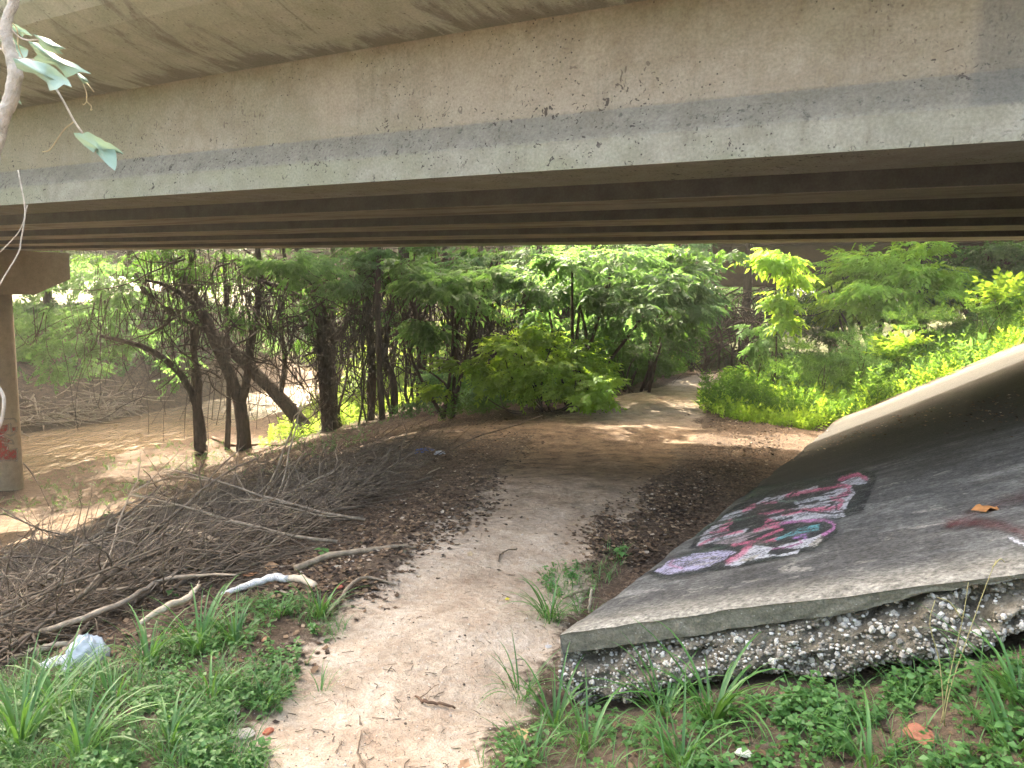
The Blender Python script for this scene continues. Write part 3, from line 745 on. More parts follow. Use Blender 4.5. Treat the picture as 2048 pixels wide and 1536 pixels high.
X, Y = proj(wpt)
p = Paint(X, Y, 1.0)
p.fill(zp([(80, 890), (250, 760), (600, 660), (400, 640), (440, 540), (620, 420), (700, 360), (900, 200), (1300, 150), (1700, 70), (1880, 90), (1800, 220), (1720, 420), (1560, 480), (1570, 560), (1400, 700), (1000, 800), (500, 890), (150, 940)]), GRN, .5, -2, 12)
wx = (fbm(X/9, Y/4, 301, 3)-.5)*9; wy = (fbm(X/9, Y/4, 302, 3)-.5)*4; p.X = X+wx; p.Y = Y+wy
p.fill(zp([(60, 880), (150, 930), (420, 890), (700, 860), (1000, 790), (1350, 710), (1560, 570), (1520, 480), (1760, 410), (1810, 250), (1860, 150), (1840, 100), (1700, 90), (1300, 180), (1000, 240), (760, 350), (680, 410), (600, 490), (450, 590), (380, 700), (700, 680), (300, 780)]), BLK, .9, 0, 4)
# lower lavender body
p.fill(zp([(120, 880), (230, 790), (420, 740), (640, 710), (760, 720), (640, 800), (430, 870), (220, 905)]), LAV, 1)
p.line(zp([(380, 820), (460, 780), (600, 760), (640, 770), (560, 810), (420, 830)]), 2.2, GRY, .8)
p.line(zp([(260, 775), (230, 830), (330, 850)]), 3, PNK, .5, 3)
p.fill(zp([(660, 830), (760, 740), (900, 670), (1060, 690), (1000, 740), (1080, 750), (1260, 710), (1230, 740), (980, 770), (860, 790), (760, 840)]), WHT, 1)
p.fill(zp([(760, 800), (900, 750), (960, 740), (880, 790), (820, 800)]), GRY)
p.line(zp([(690, 800), (800, 740), (860, 680)]), 7, PNK, .75, 4)
p.fill(zp([(1080, 680), (1250, 640), (1430, 590), (1400, 660), (1300, 690), (1150, 700)]), WHT)
p.fill(zp([(1330, 670), (1440, 590), (1430, 640), (1380, 690)]), GRY)
p.line(zp([(1050, 700), (1150, 690), (1280, 650), (1260, 630)]), 2.2, (.25, .08, .2))
p.fill(zp([(940, 650), (1060, 610), (1180, 590), (1060, 640)]), PNK, .9)
p.fill(zp([(1060, 620), (1200, 560), (1260, 530), (1420, 500), (1400, 560), (1290, 570), (1200, 600), (1090, 640)]), CYN)
for l in ([(1130, 600), (1250, 560), (1380, 540)], [(1200, 560), (1330, 520)], [(1210, 520), (1200, 560)], [(1080, 640), (1200, 600), (1400, 580)]): p.line(zp(l), 1.6, BLK)
p.line(zp([(1080, 500), (1250, 480), (1430, 470), (1520, 490), (1530, 530), (1450, 590)]), 4.5, (.5, .2, .42), .85, 3)
p.line(zp([(1220, 610), (1310, 590), (1300, 620)]), 4, (.4, .2, .5), .7, 3)
# letter rows
p.fill(zp([(440, 680), (500, 600), (720, 560), (820, 530), (860, 540), (800, 590), (640, 630)]), WHT)
p.fill(zp([(470, 600), (570, 520), (700, 490), (680, 540), (560, 570)]), WHT)
p.fill(zp([(610, 490), (690, 420), (870, 370), (890, 400), (720, 460)]), WHT)
p.fill(zp([(820, 580), (960, 540), (1080, 470), (1120, 500), (1000, 560), (760, 660), (560, 660)]), (.3, .25, .27))
p.fill(zp([(900, 350), (1000, 300), (1200, 260), (1400, 200), (1400, 230), (1180, 290), (1000, 350)]), WHT)
p.fill(zp([(1200, 330), (1400, 280), (1560, 230), (1660, 190), (1690, 260), (1620, 390), (1500, 390), (1550, 320), (1400, 350), (1300, 400)]), WHT)
p.fill(zp([(1000, 430), (1250, 370), (1480, 340), (1600, 410), (1610, 450), (1400, 460), (1180, 480), (1050, 480)]), WHT)
p.fill(zp([(1580, 180), (1700, 130), (1820, 140), (1780, 190), (1640, 200)]), WHT)
for l, wd in (([(470, 670), (600, 600), (800, 560)], 3), ([(640, 540), (720, 480)], 8), ([(560, 570), (700, 550)], 3.4), ([(820, 400), (900, 360)], 6), ([(730, 670), (900, 640), (1120, 540)], 4), ([(900, 560), (1000, 520), (1100, 530)], 5),
               ([(1000, 480), (1080, 500)], 10), ([(940, 420), (1150, 400), (1300, 400), (1500, 390)], 4.5), ([(1130, 430), (1260, 400), (1560, 370)], 5), ([(1150, 290), (1300, 250), (1500, 220), (1620, 200)], 4.5), ([(1560, 200), (1650, 210), (1640, 260), (1560, 290)], 6),
               ([(1580, 150), (1720, 110), (1790, 150)], 7), ([(1500, 300), (1600, 320), (1560, 380)], 5), ([(1180, 280), (1240, 250)], 5), ([(960, 340), (1080, 330)], 4)): p.line(zp(l), wd, PNK, .85, 2)
for l, wd in (([(560, 610), (700, 570), (880, 520), (1000, 470)], 3), ([(600, 590), (640, 630)], 1.8), ([(660, 560), (640, 620)], 1.8), ([(760, 540), (740, 590)], 2), ([(620, 500), (800, 460), (960, 410), (1100, 380)], 2.6), ([(700, 440), (880, 400)], 2),
               ([(800, 500), (1000, 450), (1250, 390)], 5), ([(960, 400), (1150, 370), (1400, 320)], 3.5), ([(1120, 340), (1180, 300), (1150, 400)], 5), ([(1240, 320), (1350, 290), (1530, 260)], 3), ([(1000, 360), (1300, 300)], 3), ([(1250, 230), (1180, 290)], 2.6),
               ([(1300, 350), (1500, 310), (1640, 280)], 2.6), ([(1450, 380), (1560, 340), (1540, 390)], 2.4), ([(1280, 400), (1500, 420), (1600, 415)], 2.4), ([(1380, 260), (1560, 220)], 2.2), ([(570, 550), (700, 510)], 2), ([(830, 610), (1000, 560), (1160, 520)], 2.6), ([(1000, 500), (1200, 450)], 2.6), ([(860, 470), (960, 500)], 4), ([(920, 360), (1080, 300)], 2)):
    p.line(zp(l), wd*.9, BLK, .95)
p.line(zp([(640, 500), (900, 440)]), 2, GRN, .8); p.line(zp([(1090, 330), (1240, 320)]), 3, (.2, .3, .24), .8)
sel = p.a > .02
cols = np.concatenate([p.c, np.ones(p.a.shape+(1,))], -1)
a_, b_ = X.shape; I = (np.arange(a_-1)[:, None]*b_+np.arange(b_-1)[None, :]).ravel(); Q = np.stack([I, I+1, I+b_+1, I+b_], 1)
keep = sel.ravel()[Q].any(1); Q = Q[keep]
used = np.unique(Q); mp = np.zeros(a_*b_, np.int32); mp[used] = np.arange(len(used))
VV = np.stack([U0+GS, P0+GT, GPz], -1).reshape(-1, 3)
me = make_mesh('graffiti', VV[used], mp[Q], M_paint, True, {'cover': p.a.ravel()[used]}, {'paint': cols.reshape(-1, 4)[used]})
o = link('graffiti', me, slab); o['label'] = 'white, pink and cyan spray-painted letters with black outlines'
# faded red arrow shape
gs = np.linspace(1.05, 2.4, 150); gt = np.linspace(.2, 2.6, 150); GS, GT = np.meshgrid(gs, gt); GPz = slab_top(GT, GS)+.005
wpt = (U0+GS)[..., None]*UV + (P0+GT)[..., None]*NV + GPz[..., None]*np.array([0, 0, 1.]); X, Y = proj(wpt); p = Paint(X, Y, 6)
RED = (.17, .04, .045)
p.line([(1895, 1048), (1950, 1045), (2000, 1050), (2050, 1068), (2120, 1100)], 9, RED, .6, 14)
p.line([(1900, 1045), (1960, 1020), (2040, 996), (2120, 975)], 8, RED, .45, 14)
p.line([(2020, 1076), (2060, 1096), (2120, 1130)], 7, (.6, .6, .62), .9, 3)
p.line([(1310, 1190), (1350, 1205), (1400, 1198), (1380, 1180), (1330, 1185)], 7, BLK, .55, 5)
sel = p.a > .02; a_, b_ = X.shape; I = (np.arange(a_-1)[:, None]*b_+np.arange(b_-1)[None, :]).ravel(); Q = np.stack([I, I+1, I+b_+1, I+b_], 1)
Q = Q[sel.ravel()[Q].any(1)]; used = np.unique(Q); mp = np.zeros(a_*b_, np.int32); mp[used] = np.arange(len(used))
VV = np.stack([U0+GS, P0+GT, GPz], -1).reshape(-1, 3)
me = make_mesh('graffiti', VV[used], mp[Q], M_paint, True, {'cover': p.a.ravel()[used]}, {'paint': np.concatenate([p.c, np.ones(p.a.shape+(1,))], -1).reshape(-1, 4)[used]})
o = link('graffiti', me, slab); o['label'] = 'faded red sprayed arrow shape'
# red tag on the column
col = [o for o in br.children if o.name.startswith('column')][-1]
th = np.linspace(-math.pi, math.pi, 220); zz = np.linspace(-4.2, -.8, 200); TH, Zc = np.meshgrid(th, zz)
lu = UPIER+np.cos(TH)*.386; lp = 11.0+np.sin(TH)*.386
wpt = lu[..., None]*UV+lp[..., None]*NV+Zc[..., None]*np.array([0, 0, 1.]); X, Y = proj(wpt)
nrm = np.cos(TH)[..., None]*UV+np.sin(TH)[..., None]*NV; facing = ((CAM-wpt)*nrm).sum(-1) > 0
p = Paint(X, Y, 1.0)
def cc(l): return [(a*.1432, 800+b*.1432) for a, b in l]
p.fill(cc([(-60, 380), (100, 340), (130, 380), (90, 460), (30, 500), (-60, 510)]), (.42, .03, .02)); p.fill(cc([(170, 380), (220, 375), (215, 440), (180, 450)]), (.42, .03, .02))
p.fill(cc([(-60, 520), (60, 500), (150, 560), (110, 600), (40, 600), (110, 620), (130, 700), (230, 690), (240, 830), (60, 840), (-60, 850)]), (.42, .04, .03))
for l in ([(-60, 300), (60, 265), (200, 260), (235, 300)], [(120, 340), (110, 420), (60, 480), (-60, 520)], [(150, 330), (160, 440), (230, 440), (240, 380)], [(40, 510), (80, 520), (110, 540), (170, 560), (190, 610), (60, 600), (30, 590)], [(90, 480), (150, 500), (210, 470)], [(100, 690), (110, 640)], [(125, 690), (240, 680), (240, 850), (60, 840), (-60, 860)]):
    p.line(cc(l), 1.8, (.5, .45, .38), .9)
p.a = p.a*facing; sel = p.a > .02; a_, b_ = X.shape; I = (np.arange(a_-1)[:, None]*b_+np.arange(b_-1)[None, :]).ravel(); Q = np.stack([I, I+1, I+b_+1, I+b_], 1)
Q = Q[sel.ravel()[Q].any(1)]; used = np.unique(Q); mp = np.zeros(a_*b_, np.int32); mp[used] = np.arange(len(used))
VV = np.stack([lu, lp, Zc], -1).reshape(-1, 3)
me = make_mesh('graffiti', VV[used], mp[Q], M_paint, True, {'cover': p.a.ravel()[used]}, {'paint': np.concatenate([p.c, np.ones(p.a.shape+(1,))], -1).reshape(-1, 4)[used]})
o = link('graffiti', me, col); o['label'] = 'red painted tag with pale outline'

hz, nt_ = mat('haze_air'); N = NT(nt_); pv = N.n('ShaderNodeVolumePrincipled'); pv.inputs['Color'].default_value = (.98, .97, .86, 1); pv.inputs['Density'].default_value = .0019; pv.inputs['Anisotropy'].default_value = .55
N.l(pv.outputs[0], N.n('ShaderNodeOutputMaterial').inputs['Volume'])
B = [(-760, -660, -9), (760, -660, -9), (760, 960, -9), (-760, 960, -9), (-760, -660, 24), (760, -660, 24), (760, 960, 24), (-760, 960, 24)]
o = link('haze', make_mesh('haze', B, np.array([[0, 3, 2, 1], [4, 5, 6, 7], [0, 1, 5, 4], [1, 2, 6, 5], [2, 3, 7, 6], [3, 0, 4, 7]]), hz)); tag(o, label='pale humid haze glowing beyond the bridge', kind='stuff')
# ------------------------------------------------------------------ foliage kit
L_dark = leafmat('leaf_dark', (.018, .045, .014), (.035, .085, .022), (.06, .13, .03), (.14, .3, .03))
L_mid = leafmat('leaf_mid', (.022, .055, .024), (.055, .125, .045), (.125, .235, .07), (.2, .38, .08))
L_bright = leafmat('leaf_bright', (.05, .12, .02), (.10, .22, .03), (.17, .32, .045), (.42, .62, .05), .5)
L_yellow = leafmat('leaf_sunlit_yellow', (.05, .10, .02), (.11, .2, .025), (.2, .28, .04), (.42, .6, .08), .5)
L_grass = leafmat('grass_blade', (.035, .10, .02), (.065, .17, .04), (.12, .25, .065), (.2, .42, .06), .3, .4, .5)
L_weed = leafmat('weed_leaf', (.04, .10, .025), (.07, .17, .045), (.11, .23, .07), (.2, .4, .06), .3, .45, .4)
L_fern = leafmat('goldenrod_leaf', (.025, .065, .026), (.055, .13, .038), (.13, .24, .045), (.24, .44, .05), .38)
B_dark = barkmat('bark_dark', (.018, .013, .010), (.075, .055, .042))
B_vine = barkmat('vine_bark', (.022, .016, .012), (.07, .052, .04), 20)
B_red = barkmat('bark_reddish', (.06, .035, .022), (.19, .12, .08))
B_stick = barkmat('dead_branch', (.13, .10, .072), (.36, .29, .21), 22, (1, 1, 1))
B_stickd = barkmat('dead_branch_dark', (.06, .047, .034), (.20, .155, .115), 22, (1, 1, 1))
B_pale = barkmat('peeled_branch', (.34, .27, .19), (.55, .47, .36), 18, (1, 1, 1))
B_tan = barkmat('weathered_branch', (.17, .135, .10), (.38, .31, .235), 22, (1, 1, 1))
B_white = barkmat('bleached_wood', (.45, .43, .41), (.78, .76, .73), 30, (1, 1, 1), sp=(.2, .17, .15))

def leaflet(L, wd, fold=.12, bend=.15):
    V = np.array([[0, 0, 0], [L*.45, wd/2, fold*wd], [L, 0, -bend*L], [L*.45, -wd/2, fold*wd], [L*.5, 0, -.03*L]])
    T = np.array([[0, 4, 1], [4, 2, 1], [0, 3, 4], [4, 3, 2]])
    return V, T
def leaflet2(L, wd, fold=.15, bend=.12):
    V = np.array([[0, 0, 0], [L*.42, wd/2, fold*wd], [L, 0, -bend*L], [L*.42, -wd/2, fold*wd]]); return V, np.array([[0, 2, 1], [0, 3, 2]])
def rotz(V, a): c, s = math.cos(a), math.sin(a); return V@np.array([[c, s, 0], [-s, c, 0], [0, 0, 1]])
def roty(V, a): c, s = math.cos(a), math.sin(a); return V@np.array([[c, 0, -s], [0, 1, 0], [s, 0, c]])
def build_template(parts):
    V = []; T = []; n = 0; A = []
    for (v, t, a) in parts: V.append(v); T.append(t+n); A.append(np.full(len(v), a)); n += len(v)
    return np.vstack(V), np.vstack(T), np.concatenate(A)
def tmpl_pinnate(seed, pairs=4, ll=.36, lw=.15):
    r = random.Random(seed); P = []
    for i in range(pairs):
        x = .28+.62*i/pairs; dz = -.18*x*x
        for sgn in (1, -1):
            v, t = leaflet2(ll*(1-.25*abs(i-pairs*.4)/pairs)*r.uniform(.85, 1.1), lw*r.uniform(.85, 1.1))
            v = roty(v, r.uniform(.1, .5)); v = rotz(v, sgn*r.uniform(.75, 1.15)); P.append((v+np.array([x, 0, dz]), t, r.uniform(-.15, .15)))
    v, t = leaflet2(ll, lw); v = roty(v, .35); P.append((v+np.array([.92, 0, -.16]), t, .05))
    st = np.array([[0, -.006, 0], [0, .006, 0], [.92, 0, -.16]]); P.append((st, np.array([[0, 1, 2]]), -.2))
    return build_template(P)
def tmpl_twig(seed, n=9, ll=.3, lw=.17):
    r = random.Random(seed); P = []
    for i in range(n):
        x = .15+.8*i/n; sgn = 1 if i % 2 else -1
        v, t = leaflet2(ll*r.uniform(.7, 1.1), lw*r.uniform(.8, 1.1)); v = roty(v, r.uniform(0, .6)); v = rotz(v, sgn*r.uniform(.5, 1.3))
        P.append((v+np.array([x, 0, -.12*x*x+r.uniform(-.03, .03)]), t, r.uniform(-.2, .2)))
    v, t = leaflet2(ll, lw); P.append((v+np.array([.92, 0, -.1]), t, .1))
    st = np.array([[0, -.008, 0], [0, .008, 0], [.92, 0, -.1]]); P.append((st, np.array([[0, 1, 2]]), -.3))
    return build_template(P)
def tmpl_fern(seed, n=16, ll=.3, lw=.07):
    r = random.Random(seed); P = []
    for i in range(n):                                          # leafy upright stem along +x
        x = .12+.88*i/n; v, t = leaflet2(ll*(1.1-.65*i/n)*r.uniform(.8, 1.1), lw*r.uniform(.8, 1.3), .1, .3)
        v = rotz(v, r.uniform(.7, 1.2)); a = i*2.4
        c, s = math.cos(a), math.sin(a); v = v@np.array([[1, 0, 0], [0, c, s], [0, -s, c]])
        P.append((v+np.array([x, 0, 0]), t, r.uniform(-.2, .2)+.25*i/n))
    st = np.array([[0, -.01, 0], [0, .01, 0], [1, 0, 0]]); P.append((st, np.array([[0, 1, 2]]), -.2))
    return build_template(P)
T_pin = [tmpl_pinnate(i) for i in range(4)]; T_twig = [tmpl_twig(i+10) for i in range(4)]; T_fern = [tmpl_fern(i+20) for i in range(4)]
T_fernf = [tmpl_fern(i+60, 22, .2, .042) for i in range(4)]; T_small = [tmpl_twig(i+30, 7, .24, .13) for i in range(4)]

def sprays(g, P, F, S, tm, rng, roll=.35, a0=.5, da=.25):
    n = len(P); M = basis(F, roll, rng); A = np.clip(a0+rng.normal(0, da, n), .05, .95)
    k = rng.integers(0, len(tm), n)
    for i, (tv, tt, la) in enumerate(tm):
        s = k == i; stamp(g, tv, tt, P[s], M[s], S[s], A[s], la)
def clump(c, r, n, rng, shell=2.6, clumps=None):
    """points in an ellipsoid gathered in sub-clumps, with outward directions"""
    clumps = clumps or max(4, int(n/26))
    d = rng.normal(size=(clumps, 3)); d /= np.linalg.norm(d, axis=1)[:, None]
    cc_ = d*(rng.random((clumps, 1))**(1/shell))
    k = rng.integers(0, clumps, n)
    q = cc_[k] + rng.normal(size=(n, 3))*np.array([.2, .2, .1])
    out = q.copy(); out[:, 2] = out[:, 2]*.25 - .12
    out += rng.normal(size=(n, 3))*np.array([.45, .45, .18])
    return np.asarray(c)+q*np.asarray(r), out
def blob(g, px, py, Y, rx, ry, rd, n, tm, size, rng, a0=.5, droop=0, roll=.35, da=.22):
    c = W(px, py, Y); s = Y/FPX
    P, F = clump(c, (rx*s, rd, ry*s), n, rng); F[:, 2] -= droop
    zg = H(P[:, 0], P[:, 1]); ok = P[:, 2] > zg+.03; P = P[ok]; F = F[ok]
    sprays(g, P, F, size*rng.uniform(.7, 1.25, len(P)), tm, rng, roll, a0, da)
    return c
def wob(pts, rng, amp, n=4):
    P = smooth_path(pts, n); P = P + rng.normal(size=P.shape)*amp; return P
def limb(g, pts, R, rng, k=8, n=4, amp=.015):
    tube(g, wob([W(*q) for q in pts], rng, amp, n), R, k, rng.random(), .12, rng)

# ------------------------------------------------------------------ creek-side trees with vines
rng = np.random.default_rng(5)
def tree(name, label, cat, limbs, blobs, bark, leaf, tm, size, seed, group=None, vines=None, k=8, fine=None, droop=.1):
    r = np.random.default_rng(seed)
    base = W(*limbs[0][0][0]); t = thing(name, label, cat, (0, 0, 0), group)
    zg = float(H(base[0], base[1]))
    t.location = (base[0], base[1], zg)
    off = np.array([base[0], base[1], zg])
    for i, (pts, R) in enumerate(limbs):
        g = Geo()
        P = [W(*q) for q in pts]
        if i == 0:
            P = [q for q in P if q[2] > zg+.5]; dv = P[0]-np.array([base[0], base[1], zg]); P = [np.array([base[0], base[1], zg-.2]), np.array([base[0], base[1], zg+.02])+dv*np.array([.1, .1, 0])] + P
        tube(g, wob(P, r, .004, 4), R, k, r.random(), .06, r)
        link('trunk' if i == 0 else 'limb', g.mesh('trunk', bark, True, off), t)
    if fine:
        g = Geo()
        for q in fine:                                         # thin twigs fanning through the crown
            px, py, Y, rx, ry, rd, n = q
            c = W(px, py, Y); s = Y/FPX
            for _ in range(n):
                a = c+r.normal(size=3)*np.array([rx*s, rd, ry*s])*.5; L = r.uniform(.5, 1.6)
                d = r.normal(size=3)*np.array([1, 1, .6]); d /= np.linalg.norm(d); P = [a]
                for _k in range(4): d = d+r.normal(size=3)*.35+np.array([0, 0, -.12]); d /= np.linalg.norm(d); P.append(P[-1]+d*L/4)
                tube(g, np.array(P), [r.uniform(.008, .02), .003], 3, r.random())
        o = link('twigs', g.mesh('twigs', B_vine, False, off), t); o['kind'] = 'stuff'
    if blobs:
        g = Geo()
        for b in blobs:
            px, py, Y, rx, ry, rd, n = b[:7]; a0 = b[7] if len(b) > 7 else .5
            blob(g, px, py, Y, rx, ry, rd, n, tm, size, r, a0, droop)
        link('crown', g.mesh('crown', leaf, False, off), t)
    if vines:
        g = Geo()
        for (px, py, Y, rx, n, l0, l1, slack) in vines:
            s = Y/FPX
            for _ in range(n):
                a = W(px+r.uniform(-rx, rx), py+r.uniform(-40, 40), Y+r.uniform(-1.2, 1.2)); L = r.uniform(l0, l1)
                if r.random() < .35: continue
                if r.random() < slack+.15:                          # looping strand
                    b = a+np.array([r.uniform(-1.6, 1.6), r.uniform(-.6, .6), r.uniform(-.8, .5)]); tt_ = np.linspace(0, 1, 9)[:, None]
                    P = a*(1-tt_)+b*tt_; P[:, 2] -= 4*L*.5*(tt_*(1-tt_))[:, 0]; P += r.normal(size=P.shape)*.02
                else:
                    x = np.cumsum(r.normal(size=(8, 3))*np.array([.07, .07, 0]), 0)+r.normal(size=3)*np.array([.13, .13, 0])*np.arange(8)[:, None]*.8
                    P = a+x; P[:, 2] = a[2]-np.linspace(0, L, 8)
                zg_ = H(P[:, 0], P[:, 1]); P[:, 2] = np.maximum(P[:, 2], zg_+.02)
                tube(g, P, [r.uniform(.008, .026), r.uniform(.005, .012)], 3, r.random())
        o = link('vines', g.mesh('vines', B_vine, False, off), t); o['kind'] = 'stuff'
    return t

tree('creek_tree', 'thin tree at the water edge with one limb arching out low over the creek', 'tree',
     [([(402, 872, 24), (398, 830, 24), (385, 790, 24), (358, 745, 24), (320, 712, 23.8), (270, 688, 23.5), (200, 672, 23.2)], [.26, .2, .16, .13, .11, .09, .05]),
      ([(395, 820, 24), (398, 760, 24.1), (388, 700, 24.2), (398, 620, 24.4), (380, 560, 24.6), (390, 480, 24.8), (400, 380, 25)], [.13, .1, .09, .07, .05])],
     [(230, 560, 25, 140, 55, 1.8, 380, .5), (180, 650, 25.5, 120, 60, 1.5, 420, .45), (110, 710, 26, 90, 60, 1.6, 330, .5), (90, 600, 27, 90, 60, 1.6, 260, .65), (150, 545, 26, 90, 34, 1.2, 260, .6), (330, 640, 24, 60, 60, 1, 90), (370, 740, 23.8, 45, 50, .7, 40, .8)],
     B_dark, L_mid, T_twig, .42, 101, vines=[(300, 560, 24, 110, 70, 1.5, 4.2, .3), (160, 640, 24.5, 100, 36, .8, 3.0, .2)], fine=[(260, 580, 24, 140, 90, 1.2, 70)], droop=.25)
tree('creek_tree', 'forked dark tree leaning left, its two stems parting just above the bank', 'tree',
     [([(487, 866, 24), (483, 830, 24), (478, 800, 24), (458, 745, 24), (438, 700, 24), (412, 640, 24), (385, 590, 24.1), (358, 545, 24.2), (335, 505, 24.3), (320, 430, 24.5), (300, 330, 24.7)], [.32, .24, .22, .2, .2, .19, .17, .14, .1]),
      ([(480, 815, 24), (492, 770, 23.9), (500, 710, 23.8), (510, 640, 23.8), (520, 560, 23.7), (515, 480, 23.6), (530, 380, 23.6)], [.15, .13, .11, .09, .07]),
      ([(412, 640, 24), (380, 600, 23.6), (330, 570, 23.2), (290, 560, 23)], [.1, .07, .04])],
     [(430, 520, 23.5, 90, 40, 1.5, 160, .4), (480, 610, 23, 60, 50, 1, 110, .5), (300, 520, 24, 90, 35, 1.5, 180, .3)],
     B_dark, L_dark, T_small, .42, 102, vines=[(400, 540, 23.5, 110, 80, 1.8, 5.2, .35), (500, 560, 23.5, 60, 50, 1.5, 5, .4)], fine=[(420, 560, 24, 110, 80, 1.2, 70)], droop=.3)
tree('creek_tree', 'long slanting trunk rising left from the bank behind the forked tree', 'tree',
     [([(622, 862, 24.5), (595, 838, 24.5), (560, 795, 24.6), (520, 755, 24.7), (480, 715, 24.8), (445, 680, 25), (405, 650, 25.1), (360, 630, 25.2), (310, 600, 25.3), (270, 540, 25.5), (250, 450, 25.7)], [.3, .24, .22, .19, .16, .12]),
      ([(560, 795, 24.6), (570, 720, 24.4), (560, 640, 24.2), (575, 560, 24), (560, 470, 24)], [.09, .07, .05])],
     [(560, 560, 23.6, 70, 50, 1.2, 130, .35), (590, 640, 23.4, 40, 60, 1, 60, .3)],
     B_dark, L_dark, T_small, .42, 103, vines=[(560, 560, 23.8, 90, 80, 1.5, 5, .4), (600, 700, 23.8, 60, 34, .6, 2.6, .6)], fine=[(540, 560, 24, 90, 90, 1, 60)], droop=.3)
tree('creek_tree', 'broad vine-smothered trunk standing where the creek bank meets the thicket', 'tree',
     [([(662, 838, 23), (655, 800, 23), (650, 740, 23), (646, 680, 23), (640, 620, 23), (628, 560, 23), (600, 500, 23), (560, 420, 23.2), (540, 330, 23.4)], [.42, .28, .24, .21, .19, .16, .12, .09]),
      ([(645, 640, 23), (605, 600, 22.9), (560, 575, 22.8), (500, 555, 22.7)], [.12, .09, .05]),
      ([(650, 700, 23), (690, 650, 22.8), (720, 590, 22.6), (740, 510, 22.5), (760, 430, 22.5)], [.14, .11, .08])],
     [(590, 530, 20, 70, 28, 1.3, 240, .8), (560, 515, 19, 50, 22, 1, 130, .95), (690, 545, 21, 70, 45, 1.3, 260, .45), (740, 640, 22, 50, 60, 1, 120, .2), (640, 620, 22, 40, 50, .8, 60, .3)],
     B_dark, L_mid, T_pin, .38, 104, vines=[(640, 600, 22.6, 70, 90, 1.2, 5, .45), (760, 600, 22.4, 80, 90, 1.0, 4.2, .4), (700, 760, 22.4, 60, 40, .5, 1.4, .7)], fine=[(700, 640, 22.5, 90, 110, 1, 110)])
# slender dark trees along the bank, one after another
stems = [(742, 832, 22, 736, 640, 745, 500), (790, 818, 21.6, 770, 700, 800, 520), (842, 812, 21, 835, 640, 812, 500), (905, 800, 20.5, 912, 660, 890, 510), (952, 795, 20, 940, 620, 960, 500), (985, 790, 19.5, 978, 640, 1000, 510), (1048, 780, 19, 1040, 650, 1075, 520), (1120, 760, 19, 1130, 640, 1160, 520), (1180, 745, 19.5, 1165, 640, 1190, 500), (1245, 730, 20, 1260, 620, 1235, 500), (1310, 715, 21, 1300, 620, 1330, 520)]
labs = ['slender dark tree first right of the vine-smothered trunk', 'bent dark sapling in front of the sunlit grass', 'straight thin tree beside the brown far column', 'dark twin-twigged tree amid the yellow glow', 'thin upright tree before the brightest gap in the thicket', 'thin tree just right of the bright gap', 'tree hidden to its waist by the big light green shrub', 'leaning tree behind the light green shrub', 'shaded tree where the thicket starts to darken', 'dark tree under the layered compound leaves', 'last slender tree before the far bridge opening']
for i, (x0, y0, Y, x1, y1, x2, y2) in enumerate(stems):
    tree('thicket_tree', labs[i], 'tree', [([(x0, y0, Y), ((x0+x1)/2+6, (y0+y1)/2, Y), (x1, y1, Y), (x2, y2, Y+.2), (x2+10, y2-120, Y+.3)], [.15, .12, .11, .09, .06]),
         ([(x1, y1+20, Y), (x1+30*(-1)**i, y1-50, Y-.2), (x1+50*(-1)**i, y1-120, Y-.3)], [.06, .04, .02])],
         [(x1, 560, Y, 55, 60, 1.2, 110, .35), (x2, 500, Y, 60, 30, 1.3, 90, .4)] , B_dark, L_dark if i % 2 else L_mid, T_pin, .36, 200+i, 'slender trees along the bank', vines=[(x1, 620, Y, 50, 26, .8, 3.4, .45)], fine=[(x1, 650, Y, 50, 90, .8, 46)], k=6)

# nearer leafy small trees and shrubs past the bridge
def bush(name, label, cat, blobs, leaf, tm, size, seed, nst=6, group=None, droop=.1, stemr=.02, bark=None, base=None):
    r = np.random.default_rng(seed)
    px, py, Y, rx, ry, rd = blobs[0][:6]
    c = W(*base) if base else W(px, py, Y); zg = float(H(c[0], c[1])); off = np.array([c[0], c[1], zg])
    t = thing(name, label, cat, tuple(off), group)
    for i in range(nst):
        b = blobs[i % len(blobs)]; q = W(b[0], b[1], b[2]); e = q+r.normal(size=3)*np.array([b[3], b[5]*FPX/b[2], b[4]])*b[2]/FPX*.45
        s0 = off+r.normal(size=3)*np.array([.12, .12, 0]); s0[2] = float(H(s0[0], s0[1]))-.05
        mid = (s0+e)/2+r.normal(size=3)*.12; g = Geo()
        tube(g, smooth_path([s0, mid, e], 4), [stemr, stemr*.3], 5, r.random()); link('stem', g.mesh('stem', bark or B_dark, True, off), t)
    g = Geo()
    for b in blobs: blob(g, *b[:7], tm, size, r, b[7] if len(b) > 7 else .5, droop)
    link('foliage', g.mesh('foliage', leaf, False, off), t)
    return t
bush('small_tree', 'small bright tree with layered compound leaves mid-thicket, over the glowing gap', 'tree',
     [(900, 570, 15.5, 75, 55, 1.0, 230, .75), (860, 640, 15.5, 60, 60, .9, 120, .45), (960, 540, 15.5, 50, 30, .8, 100, .6), (830, 560, 16, 50, 50, .8, 110, .4)], L_mid, T_pin, .42, 301, 5, stemr=.05)
bush('small_tree', 'dark green tree with flat tiers of large leaflets, tips catching light', 'tree',
     [(1160, 560, 15, 70, 50, 1.2, 220, .45), (1130, 530, 14.2, 50, 16, .5, 60, .98), (1260, 600, 15, 90, 60, 1.3, 300, .35), (1340, 570, 15, 70, 60, 1.2, 300, .3), (1240, 520, 15.5, 120, 25, 1.2, 260, .55), (1080, 590, 15.5, 50, 60, 1, 150, .35)], L_mid, T_pin, .42, 302, 7, stemr=.06)
